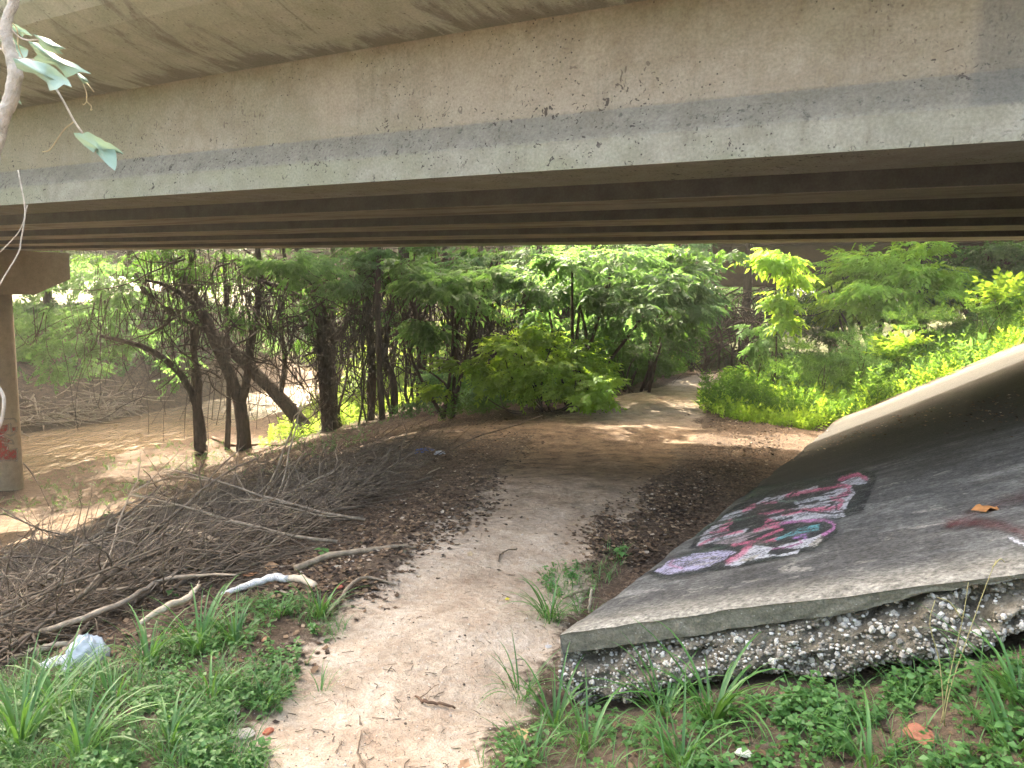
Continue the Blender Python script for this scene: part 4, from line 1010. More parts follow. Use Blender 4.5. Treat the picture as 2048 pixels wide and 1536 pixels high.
bush('small_tree', 'low limbs of dark broad leaves hanging in front of the far bridge girders', 'tree',
     [(1375, 545, 16, 34, 46, .8, 150, .4), (1440, 503, 16, 70, 8, .8, 60, .4), (1350, 620, 16.5, 40, 40, .8, 130, .3)], L_dark, T_pin, .42, 303, 4, stemr=.04, base=(1300, 640, 17))
bush('shrub', 'large light green shrub spilling toward the path at the sunny bend', 'shrub',
     [(1090, 740, 14, 115, 52, 1.1, 420, .75), (1000, 710, 14.5, 70, 60, .9, 190, .6), (1180, 770, 13.5, 60, 26, .8, 170, .85), (1060, 660, 15, 60, 50, .8, 120, .5), (930, 750, 15, 60, 50, .8, 130, .45)], L_bright, T_twig, .38, 304, 10, droop=.05)
bush('shrub', 'dull green shrub low against the dark thicket right of the light green one', 'shrub',
     [(1250, 700, 17, 60, 35, 1, 320, .4), (1310, 690, 18, 60, 30, 1, 260, .4), (1200, 660, 17, 60, 40, 1, 220, .3)], L_dark, T_small, .4, 305, 6)
bush('shrub', 'shadowy leafy shrub at the foot of the slender trees', 'shrub',
     [(880, 770, 17.5, 60, 30, .8, 230, .35), (820, 790, 18.5, 50, 20, .7, 120, .3), (960, 780, 16.5, 60, 20, .8, 160, .3)], L_mid, T_small, .34, 306, 5)
bush('sapling', 'tall bright sapling with drooping compound leaves in front of the far bridge', 'sapling',
     [(1560, 530, 15.5, 48, 36, .45, 95, .95), (1566, 590, 15.5, 24, 34, .3, 50, .85), (1574, 650, 15.5, 15, 50, .25, 44, .7), (1545, 500, 15.5, 34, 12, .4, 30, 1)], L_bright, T_pin, .42, 307, 1, droop=.35, stemr=.035)
bush('sapling', 'short leafy plant left of the tall bright sapling', 'sapling',
     [(1518, 680, 16, 22, 34, .25, 60, .7), (1515, 655, 16, 26, 8, .25, 24, .9)], L_mid, T_pin, .34, 308, 1, droop=.3)
bush('shrub', 'pale green leafy tree overhanging the embankment under the girders', 'tree',
     [(1760, 560, 19, 110, 55, 1.8, 640, .8), (1710, 570, 19.5, 36, 60, 1.2, 170, .5), (1840, 530, 18.5, 70, 45, 1.2, 420, .95), (1740, 610, 20, 90, 30, 1.2, 260, .5)], L_bright, T_pin, .4, 309, 7, stemr=.05)
bush('shrub', 'dense bushy tree at the top of the embankment, behind the last of the slope', 'tree',
     [(1960, 530, 21, 80, 45, 1.6, 480, .5), (2060, 520, 20, 70, 60, 1.6, 380, .5), (1900, 560, 22, 60, 30, 1.3, 240, .3)], L_mid, T_twig, .5, 310, 6, stemr=.05)
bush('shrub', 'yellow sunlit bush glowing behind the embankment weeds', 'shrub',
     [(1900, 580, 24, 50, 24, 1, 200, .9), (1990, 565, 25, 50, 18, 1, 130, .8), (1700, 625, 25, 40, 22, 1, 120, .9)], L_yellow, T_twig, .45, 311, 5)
# sunlit shrubs on the clearing behind the bank trees
for i, (px, py, Y, rx, ry, n, lb) in enumerate([(740, 760, 27, 60, 40, 420, 'sunlit yellow-green brush low behind the vine-smothered trunk'), (840, 720, 27, 70, 70, 650, 'glowing yellow-green brush behind the brown column'),
         (940, 700, 26, 60, 70, 560, 'glowing brush behind the middle saplings'), (1020, 620, 26, 55, 70, 480, 'bright yellow leaves filling the gap above the light shrub'), (1130, 640, 28, 70, 60, 420, 'faintly sunlit brush behind the dark thicket'),
         (680, 700, 30, 60, 60, 300, 'hazy green brush across the clearing near the creek')]):
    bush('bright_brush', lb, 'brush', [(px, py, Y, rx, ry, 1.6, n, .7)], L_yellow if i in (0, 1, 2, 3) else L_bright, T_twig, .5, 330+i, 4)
# thicket by the second bridge
for i, (px, py, Y, rx, ry, n, lb) in enumerate([(1420, 640, 24, 70, 60, 300, 'dark brush left of the far bridge opening'), (1600, 640, 23, 60, 50, 330, 'olive brush beneath the far bridge right of the sapling'), (1500, 600, 38, 90, 60, 380, 'dim brush seen through the far bridge opening')]):
    bush('dark_brush', lb, 'brush', [(px, py, Y, rx, ry, 1.5, n, .25)], L_dark if i != 1 else L_mid, T_small, .42, 350+i, 8)
for i in range(9):
    x = 1330+i*27; r = np.random.default_rng(400+i)
    tree('crooked_sapling', 'thin crooked dark stem in the shade under the far bridge', 'tree', [([(x, 705, 22), (x+r.uniform(-20, 20), 650, 22), (x+r.uniform(-30, 30), 600, 22), (x+r.uniform(-40, 40), 575, 22)], [.05, .035, .02])], [], B_dark, L_dark, T_small, .3, 420+i, 'thin stems in the shade under the far bridge', vines=[(x, 620, 22, 30, 8, .5, 1.2, .4)], fine=[(x, 640, 22, 36, 36, .8, 16)], k=5)

g = Geo(); r = np.random.default_rng(911)
for k in range(620):
    px = r.uniform(340, 1060) if k < 380 else r.uniform(1040, 1560); Y = r.uniform(20.5, 24) if px < 1060 else r.uniform(18.5, 23); a = W(px, r.uniform(500, 760) if px < 1060 else r.uniform(540 if px < 1380 else 610, 690), Y)
    d = r.normal(size=3)*np.array([.8, .5, .8])+np.array([0, 0, -.5]); d /= np.linalg.norm(d); P = [a]; L = r.uniform(1, 3.6); cv = r.normal(size=3)*.22
    for _ in range(9): d = d+cv+r.normal(size=3)*.16; d /= np.linalg.norm(d); P.append(P[-1]+d*L/9)
    P = np.array(P); P[:, 2] = np.maximum(P[:, 2], H(P[:, 0], P[:, 1])+.02); P[:, 2] = np.minimum(P[:, 2], 9 if px < 1380 else 1.6); tube(g, P, [r.uniform(.01, .032), .006], 4, r.random())
for k in range(52):
    px = r.uniform(690, 1330); Y = r.uniform(20, 24); q0 = W(px, 800, Y); z0 = float(H(q0[0], q0[1])); n_ = 9; P = np.stack([q0[0]+np.cumsum(r.normal(0, .1, n_)), q0[1]+np.cumsum(r.normal(0, .06, n_)), np.linspace(z0-.1, z0+r.uniform(3.5, 7), n_)], 1)
    tube(g, smooth_path(P, 3), [r.uniform(.025, .06), .015], 5, r.random())
tag(link('undergrowth', g.mesh('undergrowth', B_vine)), label='tangle of dark lianas and twigs woven through the bank trees', kind='stuff')
g = Geo(); r = np.random.default_rng(912)
for px, py, Y, rx, ry, rd, n, a0 in [(1120, 650, 19, 70, 50, 1.0, 330, .25), (1230, 640, 19.5, 70, 60, 1.0, 380, .2), (1320, 630, 20.5, 60, 60, 1.0, 330, .2), (1400, 640, 23, 50, 60, 1.2, 260, .15), (1470, 660, 23.5, 50, 40, 1.2, 230, .2), (1180, 530, 20, 150, 40, 1.2, 420, .3), (1350, 520, 21, 60, 40, 1, 160, .25), (700, 560, 22.5, 80, 60, 1, 260, .25), (450, 540, 25, 120, 50, 1, 300, .3), (1040, 560, 20, 60, 50, 1, 200, .3), (800, 530, 21.5, 80, 30, 1, 200, .35), (1640, 640, 22.5, 50, 40, 1, 200, .35), (1590, 600, 24.3, 40, 50, .6, 90, .2)]:
    blob(g, px, py, Y, rx, ry, rd, n, T_small, .48, r, a0, .2)
tag(link('foliage', g.mesh('foliage', L_dark)), label='small dark leaves filling the depth of the thicket', kind='stuff')
wl = ['blue-green weed clump at the lower end of the embankment', 'tall weed clump crowding the path bend', 'ferny clump behind the yellow-green seedlings', 'bushy weed clump midway along the embankment', 'dark weed clump under the pale green tree', 'feathery clump above the sunlit slab strip', 'broad weed clump higher on the slope', 'weed clump with reddish tips near the slab edge', 'pale weed clump at the top of the visible slope', 'dark clump beside the tall sapling', 'weed clump at the right margin above the slab', 'low clump between the saplings']
for i, (px, py, Y, rx, ry, n, k) in enumerate([(1600, 745, 14.5, 40, 26, 90, 0), (1530, 745, 17, 36, 24, 90, 1), (1660, 725, 14.5, 45, 28, 110, 0), (1730, 690, 14.5, 50, 34, 120, 2), (1690, 660, 17, 50, 30, 110, 0), (1800, 690, 14, 50, 30, 120, 1), (1850, 640, 14.5, 55, 34, 130, 0), (1790, 730, 13.3, 40, 18, 80, 2), (1950, 610, 14, 60, 34, 130, 0), (1600, 690, 17.5, 36, 26, 80, 0), (2020, 590, 13.5, 50, 34, 120, 1), (1560, 715, 17, 26, 22, 60, 2)]):
    bush('weed_clump', wl[i], 'weeds', [(px, py+ry*.3, Y, rx, ry*.62, .45, int(n*.8), .5+.25*(i % 3 == 0))], (L_fern, L_bright, L_mid)[k], T_fernf if k != 1 else T_twig, .36, 700+i, 3, 'tall weeds on the embankment', stemr=.012, droop=-.35)
# tall trees: beyond the creek, behind the clearing and above the bank
def crown_mesh(name, seed, R, Hh, n, leaf, tm, size):
    r = np.random.default_rng(seed); g = Geo()
    for k in range(9):
        a = r.uniform(0, 2*math.pi); q = r.uniform(0, .6)
        c = np.array([math.cos(a)*R*q, math.sin(a)*R*q, r.uniform(.25, .95)*Hh]); s = r.uniform(.35, .6)
        P, F = clump(c, (R*s, R*s, Hh*.22), n//9, r); sprays(g, P, F, size*r.uniform(.7, 1.3, len(P)), tm, r, .4, r.uniform(.3, .7), .25)
    return g.mesh(name, leaf)
def trunk_mesh(seed, Hh, r0):
    r = np.random.default_rng(seed); g = Geo()
    P = np.array([[0, 0, -.5], [.1, 0, Hh*.2], [r.uniform(-.4, .4), r.uniform(-.4, .4), Hh*.5], [r.uniform(-.8, .8), r.uniform(-.8, .8), Hh*.95]])
    tube(g, smooth_path(P, 4), [r0, r0*.35], 8, .5, .1, r)
    for k in range(6):
        z = Hh*r.uniform(.3, .8); a = r.uniform(0, 6.3); L = r.uniform(1.2, 2.6)
        tube(g, np.array([[0, 0, z], [math.cos(a)*L*.5, math.sin(a)*L*.5, z+.6], [math.cos(a)*L, math.sin(a)*L, z+1.0]]), [r0*.35, .03], 5, .5)
    return g.mesh('trunk', B_dark, True)
CR = {0: crown_mesh('crown', 1, 3.8, 9, 3300, L_mid, T_twig, .72), 1: crown_mesh('crown', 2, 3.6, 9, 3300, L_bright, T_twig, .72),
      2: crown_mesh('crown', 3, 3.8, 9, 3300, L_yellow, T_twig, .72), 3: crown_mesh('crown', 4, 3.2, 7.5, 3200, L_dark, T_twig, .6)}
TRK = [trunk_mesh(i, 9, .24) for i in range(3)]
bgt = [(-20, 84, 0, 1.9, 'farthest tree closing the creek view'), (-33, 74, 0, 1.8, 'far tree over the left bank'), (-8, 88, 0, 1.9, 'far tree above the thicket'), (-24, 35, 2, 1.15, 'bright yellow-green tree on the far bank nearest the pier cap'), (-29, 28, 1, 1.1, 'tall bright tree half hidden by the bridge column'), (-22.5, 41, 1, 1.3, 'green tree on the far creek bank behind the arching limb'), (-28, 45, 2, 1.3, 'sunlit tree standing back from the far bank'),
       (-23, 50, 1, 1.5, 'hazy green tree where the creek bends away'), (-17, 64, 0, 1.2, 'tree closing the view up the creek'), (-21, 72, 1, 1.3, 'distant tree beyond the creek bend'), (-7, 44, 2, 1.0, 'sunlit tree behind the clearing left of the brown column'),
       (-2.5, 40, 2, 1.0, 'sunlit tree behind the clearing, centre of the thicket'), (2, 43, 1, 1.0, 'bright tree behind the dark saplings'), (5, 49, 0, 1.1, 'tree rising beyond the far bridge, left of its opening'), (10, 52, 1, 1.1, 'tree beyond the far bridge opening'),
       (15, 46, 0, 1.0, 'tree beyond the far bridge right of its slim pier'), (18, 27, 0, .8, 'tree on the embankment shoulder behind the pale green one'), (23, 32, 1, 1.0, 'tree high on the embankment at the edge of view'), (21, 44, 2, 1.0, 'yellowish tree far behind the embankment'),
       (-32, 40, 0, 1.3, 'large tree far across the creek'), (-34, 26, 1, 1.2, 'tree across the creek behind the bridge column'), (-11, 75, 0, 1.5, 'faint distant tree over the bend'), (0, 70, 0, 1.5, 'distant tree behind the thicket'), (14, 75, 0, 1.6, 'distant tree behind the far bridge'), (30, 60, 0, 1.6, 'distant tree over the embankment'), (-26, 60, 0, 1.5, 'distant tree left of the creek bend'), (-40, 55, 0, 1.5, 'distant tree over the far bank')]
for i, (x, y, k, s, lb) in enumerate(bgt):
    z = float(H(x, y)); t = thing('tall_tree', lb, 'tree', (x, y, z), 'tall trees around the clearing and creek', rz=i*1.3); t.scale = (s, s, s*(1+.1*math.sin(i*3)))
    link('trunk', TRK[i % 3], t)
    link('crown', CR[k], t, (0, 0, .3 if y > 30 else 1.5))
# canopies out of view, added to shade the trail bend and block low sky
for i, (x, y, z0, s, k) in enumerate([(-9.5, 24.5, 3.3, .9, 3), (-5.8, 24.5, 3.4, .8, 3), (-3.4, 27, 4.6, .7, 0), (5.4, 23.4, 3.3, .6, 3), (-3.6, 20.6, 3.5, .6, 3), (-10.9, 25.4, 3.6, .7, 3), (7, 22.8, 3.4, .95, 0), (11.5, 21, 3.6, 1.1, 0), (15.5, 18.5, 4.0, 1.1, 3), (19.5, 16.5, 4.5, 1.1, 0), (5.5, 25.5, 3.2, 1.0, 3)]):
    z = float(H(x, y)); t = thing('shade_canopy_tree', ['added shade tree whose crown spreads over the forked trunk', 'added shade tree whose crown spreads over the vine-smothered trunk', 'added shade tree whose crown tops the bright gap', 'added shade tree whose crown tops the dark tiers', 'added shade tree crowning the slender saplings just behind the light green shrub', 'added shade tree whose crown leans over the creek', 'trunk of an added shade tree just before the far bridge opening', 'trunk of an added shade tree among the pale green leaves on the embankment', 'trunk of an added shade tree behind the dense bushy tree up the embankment', 'trunk of the added shade tree highest up the embankment near the girders', 'trunk of an added shade tree under the far bridge behind the bright sapling'][i], 'tree', (x, y, z), 'trees added above the bank for shade', rz=i*2.1)
    g = Geo(); tube(g, smooth_path(np.array([[0, 0, -.3], [.1, .1, 3], [0, 0, z0-z+3]]), 4), [.1, .06] if x < 5 else [.16, .1], 7, .5); link('trunk', g.mesh('trunk', B_dark, True), t)
    o = link('crown', CR[k], t, (0, 0, z0-z)); o.scale = (s, s, s*.75)

g = Geo(); r = np.random.default_rng(66)  # unseen tree belt added behind the camera to block low sky light
for k in range(32):
    a = RAD(r.uniform(160, 395)) if k < 24 else RAD(r.uniform(150, 215)); d = r.uniform(13, 19); x, y = d*math.cos(a), d*math.sin(a)
    if y > 3: y = 3*r.random()
    if x < -15 and y > -2: x -= 16
    z = float(H(x, y)); P, F = clump((x, y, z+r.uniform(2.0, 7.0)), (3.4, 3.4, 3.2), 420, r); sprays(g, P, F, 1.35*r.uniform(.7, 1.3, len(P)), T_twig, r, .4, .4, .25)
    tube(g, np.array([[x, y, z-.3], [x+.2, y, z+4], [x, y, z+8]]), [.2, .1], 6, 0)
tag(link('sky_blocker_woods', g.mesh('sky_blocker_woods', L_dark)), label='unseen wood added behind the viewer to cut sky light under the bridge', kind='stuff')
# far-bank and clearing ground cover, embankment weeds, grass (uncountable)
def cover(name, label, pts_fn, n, tm, size, leaf, seed, up=.9, a0=.5, vary=.2, minp=None):
    r = np.random.default_rng(seed); X, Y_ = pts_fn(r, n); Z = HH(X, Y_); u_, p_ = X*UV[0]+Y_*UV[1]-U0, X*NV[0]+Y_*NV[1]-P0; on_ = (u_ > 0) & (p_ < 11.3) & (p_ > 0); Z[on_] = slab_top(p_[on_], u_[on_])
    P = np.stack([X, Y_, Z-.01], 1); F = r.normal(size=(len(P), 3))*np.array([1-up, 1-up, .1]); F[:, 2] += up
    g = Geo(); A0 = a0 + (fbm(X*.8, Y_*.8, seed)-.5)*1.1
    M = basis(F, .5, r)
    # keep x forward = up for stems; random spin
    k = r.integers(0, len(tm), len(P)); S = size*r.uniform(.45, 1.3, len(P))*(.25+1.5*fbm(X*.9, Y_*.9, seed+3, 3))
    for i, (tv, tt, la) in enumerate(tm):
        s = k == i
        th = r.uniform(0, 6.28, s.sum()); c_, s_ = np.cos(th), np.sin(th); Rx = np.zeros((s.sum(), 3, 3)); Rx[:, 0, 0] = 1; Rx[:, 1, 1] = c_; Rx[:, 1, 2] = -s_; Rx[:, 2, 1] = s_; Rx[:, 2, 2] = c_
        stamp(g, tv, tt, P[s], M[s]@Rx, S[s], np.clip(A0[s]+r.normal(0, vary, s.sum()), .02, .98), la)
    o = link(name, g.mesh(name, leaf)); tag(o, label=label, kind='stuff'); return o
def ts_region(t0, t1, s0fn, s1, power=1):
    def f(r, n):
        t = t0+(t1-t0)*r.random(n)**power; s = r.uniform(-4.5, s1, n); ok = (s > s0fn(t)+.6*(r.random(n))) & ((t > 10.55+1.1*fbm(s*1.6, s*0, 4)) | (s < -.25))
        t, s = t[ok], s[ok]; q = (U0+s)[:, None]*UV+(P0+t)[:, None]*NV
        pm_, pd_ = masks(q[:, 0], q[:, 1]); k = (pd_ > -.02)
        return q[k, 0], q[k, 1]
    return f
s_edge = lambda t: np.interp(t, [10.2, 11.0, 12, 14, 18, 30], [-1.7, -2.4, -3, -3.3, -4, -4])
cover('weeds', 'dense ferny green weeds covering the embankment past the slab', ts_region(11.2, 24, s_edge, 8, 1.3), 9500, T_fernf, .48, L_fern, 500, up=.85, a0=.42, vary=.25)
cover('weeds', 'broader-leaved weeds rising through the ferny ones on the embankment', ts_region(11.6, 24, s_edge, 8, 1.2), 1100, T_twig, .42, L_mid, 507, up=.7, a0=.5, vary=.3)
cover('weeds', 'low bright yellow-green seedlings along the foot of the embankment', ts_region(10.5, 14.0, s_edge, 3.4, 1.2), 5600, T_small, .34, L_bright, 501, up=.6, a0=.7, vary=.25)
def box(x0, x1, y0, y1, cond=None):
    def f(r, n):
        x = r.uniform(x0, x1, n); y = r.uniform(y0, y1, n); pm_, pd_ = masks(x, y); d, dn = creek_coord(x, y); ok = (pd_ > .3) & (d > .3)
        if cond is not None: ok &= cond(x, y)
        return x[ok], y[ok]
    return f
cover('grass', 'sunlit grass of the clearing behind the bank trees', box(-8, 6, 23, 38), 4200, T_fern, .5, L_yellow, 502, a0=.7)
cover('undergrowth', 'dull green undergrowth beside the path bend', box(-1.5, 5, 15, 22, lambda x, y: pathd(x, y, PW1) > .4), 1500, T_fern, .5, L_dark, 503, a0=.5)
cover('undergrowth', 'scattered green growth on the far creek bank', lambda r, n: (lambda y: (np.interp(y, FE[:, 1], FE[:, 0])-r.uniform(2.2, 12, n), y))(r.uniform(18, 60, n)), 3200, T_twig, .7, L_mid, 504, up=.5, a0=.5)
cover('ground_ivy', 'sparse green seedlings on the shaded creek bench', box(-14, -3, 13, 26, lambda x, y: fbm(x*.9, y*.9, 91) > .52), 2600, T_small, .19, L_weed, 505, up=.4, a0=.4)

# ------------------------------------------------------------------ foreground growth
rngf = np.random.default_rng(77)
def blade_mesh(seed, L=1., wd=.055, bend=.9, seg=7):
    r = random.Random(seed); V = []; F = []
    a = r.uniform(.1, .35); x = z = 0
    for i in range(seg+1):
        t = i/seg; wv = wd*(min(1, .55+t*2)*(1-t)**.75+.004)*.5
        V += [(x, -wv, z+wv*.35), (x, 0, z), (x, wv, z+wv*.35)]
        ang = math.pi/2*(1-.15) - a - bend*t**1.3
        x += math.cos(ang)*L/seg; z += math.sin(ang)*L/seg
    for i in range(seg):
        for j in (0, 1): b = i*3+j; F.append((b, b+1, b+4, b+3))
    v_ = np.array(V); return v_, np.array(F)
BL_T = [blade_mesh(i, 1, .040+.010*(i % 3), .75+.26*i) for i in range(6)]
BL_me = [make_mesh('blade', v_, f_, L_grass, True, {'v': np.full(len(v_), .2+.12*i)}) for i, (v_, f_) in enumerate(BL_T)]
tuftl = [  # px, py, blade length (m), blades, label
 (1425, 1440, .30, 34, 'widest arching grass tuft below the broken slab edge'), (1330, 1430, .24, 24, 'grass tuft just left of the widest one under the slab'), (1365, 1530, .24, 20, 'tuft at the bottom of the view beneath the widest tuft'),
 (1100, 1240, .26, 30, 'dark green tuft hugging the slab corner beside the path'), (1160, 1225, .18, 16, 'small tuft pressed between the corner tuft and the slab'), (1040, 1390, .22, 22, 'tuft on the path edge left of the broken corner'), (1110, 1450, .28, 26, 'bright upright tuft in front of the broken corner'),
 (1060, 1530, .22, 18, 'tuft at the bottom margin right of the path'), (1175, 1500, .26, 18, 'leaning tuft among the small weeds below the corner'), (2040, 1400, .24, 20, 'tuft at the right margin below the slab'), (2030, 1520, .24, 20, 'tuft in the bottom right corner'), (1740, 1530, .2, 14, 'thin tuft among the broad-leaved weeds by the red debris'),
 (640, 1235, .24, 28, 'tuft beside the path below the bleached branch'), (560, 1230, .2, 18, 'small tuft left of the path-side tuft'), (530, 1410, .16, 20, 'rosette tuft alone on the sandy path margin'), (400, 1300, .30, 34, 'dense tuft right of the plastic bag'), (470, 1290, .26, 26, 'tuft with a tan dead leaf beside it'),
 (300, 1330, .28, 30, 'dark tuft immediately right of the plastic bag'), (230, 1420, .26, 24, 'tuft in the weeds below the plastic bag'), (120, 1430, .30, 26, 'tall tuft near the left margin under the sticks'), (40, 1500, .36, 34, 'tallest pale tuft in the bottom left corner'), (160, 1520, .3, 24, 'tuft next to the corner tuft'), (420, 1400, .22, 20, 'tuft in the middle of the weedy patch'), (340, 1500, .24, 20, 'low tuft at the bottom among clover-like weeds'), (640, 1385, .12, 12, 'tiny flat tuft on the sand')]
nb = 0
tuft_xy = []
for i, (px, py, L, n, lb) in enumerate(tuftl):
    L *= 1.4 if px > 1300 else 1.2
    P = atz(px, py, 0); zz_ = 0
    for _ in range(4): zz_ = float(HH(np.array([P[0]]), np.array([P[1]]))[0]); P = atz(px, py, zz_)
    tuft_xy.append((P[0], P[1]))
    t = thing('grass_tuft', lb, 'grass tuft', (P[0], P[1], zz_-.01), 'grass tufts in the front')
    big = n*12
    solo = nb < 290
    g = Geo()
    for k in range(n):
        th = rngf.uniform(0, 6.28); r_ = rngf.uniform(0, .035); s = L*rngf.uniform(.55, 1.1); j = rngf.integers(0, 6)
        lean = rngf.uniform(-.15, .25)
        if i < 12 and nb < 290:
            o = link('blade', BL_me[j], t, (math.cos(th)*r_, math.sin(th)*r_, 0), (0, lean, th)); o.scale = (s, s*.8, s); nb += 1
        else:
            v_, f_ = BL_T[j]; v_ = v_*np.array([s, s*.8, s]); v_ = roty(v_, -lean); v_ = rotz(v_, th); g.add(v_+np.array([math.cos(th)*r_, math.sin(th)*r_, 0]), Q=f_, a=rngf.uniform(.1, .95))
    # short filler blades
    for k in range(n):
        th = rngf.uniform(0, 6.28); s = L*rngf.uniform(.25, .6); v_, f_ = BL_T[rngf.integers(0, 6)]; v_ = rotz(v_*np.array([s, s*.8, s]), th)
        g.add(v_+np.array([rngf.normal(0, .04), rngf.normal(0, .04), 0]), Q=f_, a=rngf.uniform(.0, .7))
    o = link('short_blades', g.mesh('short_blades', L_grass, True), t); o['kind'] = 'stuff'
# broad-leaved weeds
def weeds(name, label, polys, n, size, seed, leaf=L_weed, a0=.5):
    r = np.random.default_rng(seed); g = Geo(); P = []; tot = 0
    for poly, frac in polys:
        xs = [q[0] for q in poly]; ys_ = [q[1] for q in poly]; m_n = int(n*frac); X = r.uniform(min(xs), max(xs), m_n*4); Y_ = min(ys_)+(max(ys_)-min(ys_))*r.random(m_n*4)
        ok = inside(X, Y_, poly) & (fbm(X/70, Y_/45, seed+1) > .42+.1*r.random(len(X))); X, Y_ = X[ok][:m_n], Y_[ok][:m_n]
        Z = np.zeros(len(X))
        for _ in range(4):
            D = fw[None]+((X-1024)/FPX)[:, None]*rt-((Y_-768)/FPX)[:, None]*up; q = CAM+D*((Z-EYE)/D[:, 2])[:, None]; Z = HH(q[:, 0], q[:, 1])
        q[:, 2] = Z; P.append(q)
    P = np.vstack(P)
    lv, lt = leaflet(1, .72, .15, .18); n_ = len(P)
    # each weed: stem of 2-4 leaf pairs
    for k in range(7):
        h = (k//2)*.5+.3; F = r.normal(size=(n_, 3))*np.array([1, 1, .15]); F[:, 2] += .15
        M = basis(F, .3, r); S = size*r.uniform(.5, 1.25, n_); Q_ = P+np.stack([r.normal(0, .006, n_), r.normal(0, .006, n_), S*h*r.uniform(.5, 1.6, n_)], 1)
        stamp(g, lv, lt, Q_, M, S, np.clip(a0+r.normal(0, .22, n_)+.08*(k//2), .02, .98))
    o = link(name, g.mesh(name, leaf, True)); tag(o, label=label, kind='stuff')
polyL = [(-60, 1380), (200, 1330), (420, 1240), (520, 1200), (640, 1200), (700, 1260), (620, 1330), (560, 1420), (500, 1480), (540, 1560), (-60, 1560)]
polyL2 = [(-60, 1420), (300, 1400), (540, 1440), (520, 1560), (-60, 1560)]
polyR = [(960, 1490), (1060, 1440), (1150, 1430), (1300, 1450), (1500, 1400), (1700, 1370), (1900, 1330), (2080, 1330), (2080, 1560), (940, 1560)]
polyR2 = [(1560, 1400), (1750, 1370), (1900, 1350), (1850, 1480), (1700, 1520), (1540, 1500)]
polyR3 = [(1080, 1160), (1160, 1110), (1260, 1100), (1240, 1150), (1180, 1200), (1100, 1210)]
weeds('weeds', 'small broad-leaved weeds between the grass tufts on both sides of the path', [(polyL, .34), (polyL2, .26), (polyR, .20), (polyR2, .12), (polyR3, .04)], 2200, .023, 600)
# fine short grass in the same areas
def fine_grass(name, label, polys, n, L, seed):
    r = np.random.default_rng(seed); g = Geo()
    for poly, frac in polys:
        xs = [q[0] for q in poly]; ys_ = [q[1] for q in poly]; m_n = int(n*frac); X = r.uniform(min(xs), max(xs), m_n*4); Y_ = r.uniform(min(ys_), max(ys_), m_n*4)
        ok = inside(X, Y_, poly) & (fbm(X/50, Y_/35, seed+1) > .47); X, Y_ = X[ok][:m_n], Y_[ok][:m_n]; Z = np.zeros(len(X))
        for _ in range(4):
            D = fw[None]+((X-1024)/FPX)[:, None]*rt-((Y_-768)/FPX)[:, None]*up; q = CAM+D*((Z-EYE)/D[:, 2])[:, None]; Z = HH(q[:, 0], q[:, 1])
        q[:, 2] = Z-.005; k = r.integers(0, 6, len(q)); th = r.uniform(0, 6.28, len(q)); c_, s_ = np.cos(th), np.sin(th)
        M = np.zeros((len(q), 3, 3)); M[:, 0, 0] = c_; M[:, 0, 1] = -s_; M[:, 1, 0] = s_; M[:, 1, 1] = c_; M[:, 2, 2] = 1
        for i, (v_, f_) in enumerate(BL_T):
            s = k == i; stamp(g, v_*np.array([1, .7, 1]), f_, q[s], M[s], L*r.uniform(.4, 1.3, s.sum()), r.uniform(.05, .8, s.sum()))
    tag(link(name, g.mesh(name, L_grass, True)), label=label, kind='stuff')
fine_grass('grass', 'loose short grass around the tufts near the path', [(polyL, .62), (polyR, .13), (polyR3, .05), ([(-60, 1300), (250, 1330), (100, 1560), (-60, 1560)], .15)], 5200, .12, 610)

# ------------------------------------------------------------------ brush pile
rb_ = np.random.default_rng(88)
def ground_pt(px, py, dz=0):
    P = march([px], [py])[0]; Q_ = CAM+(P-CAM)*(1-dz/max(.3, EYE-P[2])); return Q_
def ground_pts(X, Y_):
    return march(X, Y_)
def bmesh_branch(g, L, r0, r, side=4, curve=.5, twig=True):
    d = np.array([1., 0, 0]); P = [np.zeros(3)]; n = 9
    for i in range(n):
        d = d+r.normal(size=3)*np.array([.05, .16, .1])*curve; d /= np.linalg.norm(d); P.append(P[-1]+d*L/n)
    P = np.array(P); P[:, 2] = P[:, 2]*.5; tube(g, P, [r0, r0*.75, r0*.3], 6, r.random(), .12, r)
    for k in range(side):
        i = r.integers(2, n-1); a = P[i]; dd = np.array([r.uniform(.3, 1), r.uniform(-1, 1), r.uniform(-.1, .8)]); dd /= np.linalg.norm(dd); l = L*r.uniform(.12, .4)
        Q_ = [a]
        for _ in range(4): dd = dd+r.normal(size=3)*.25; dd /= np.linalg.norm(dd); Q_.append(Q_[-1]+dd*l/4)
        tube(g, np.array(Q_), [r0*.5, r0*.18], 4, r.random())
BM = []
for i in range(10):
    g = Geo(); bmesh_branch(g, 1.0, .0062+.0028*(i % 3), rb_, 4+i % 5, 1.0+.16*i); BM.append(g.mesh('branch', B_stick if i % 2 else B_stickd, True))
pile = [(-60, 1190), (130, 1120), (260, 1040), (420, 990), (600, 940), (740, 890), (860, 880), (880, 930), (760, 990), (640, 1060), (560, 1110), (420, 1190), (280, 1240), (100, 1300), (-60, 1370)]
X = rb_.uniform(-60, 880, 3000); Y_ = rb_.uniform(870, 1370, 3000); ok = inside(X, Y_, pile); X, Y_ = X[ok], Y_[ok]
pts = ground_pts(X[:285], Y_[:285])
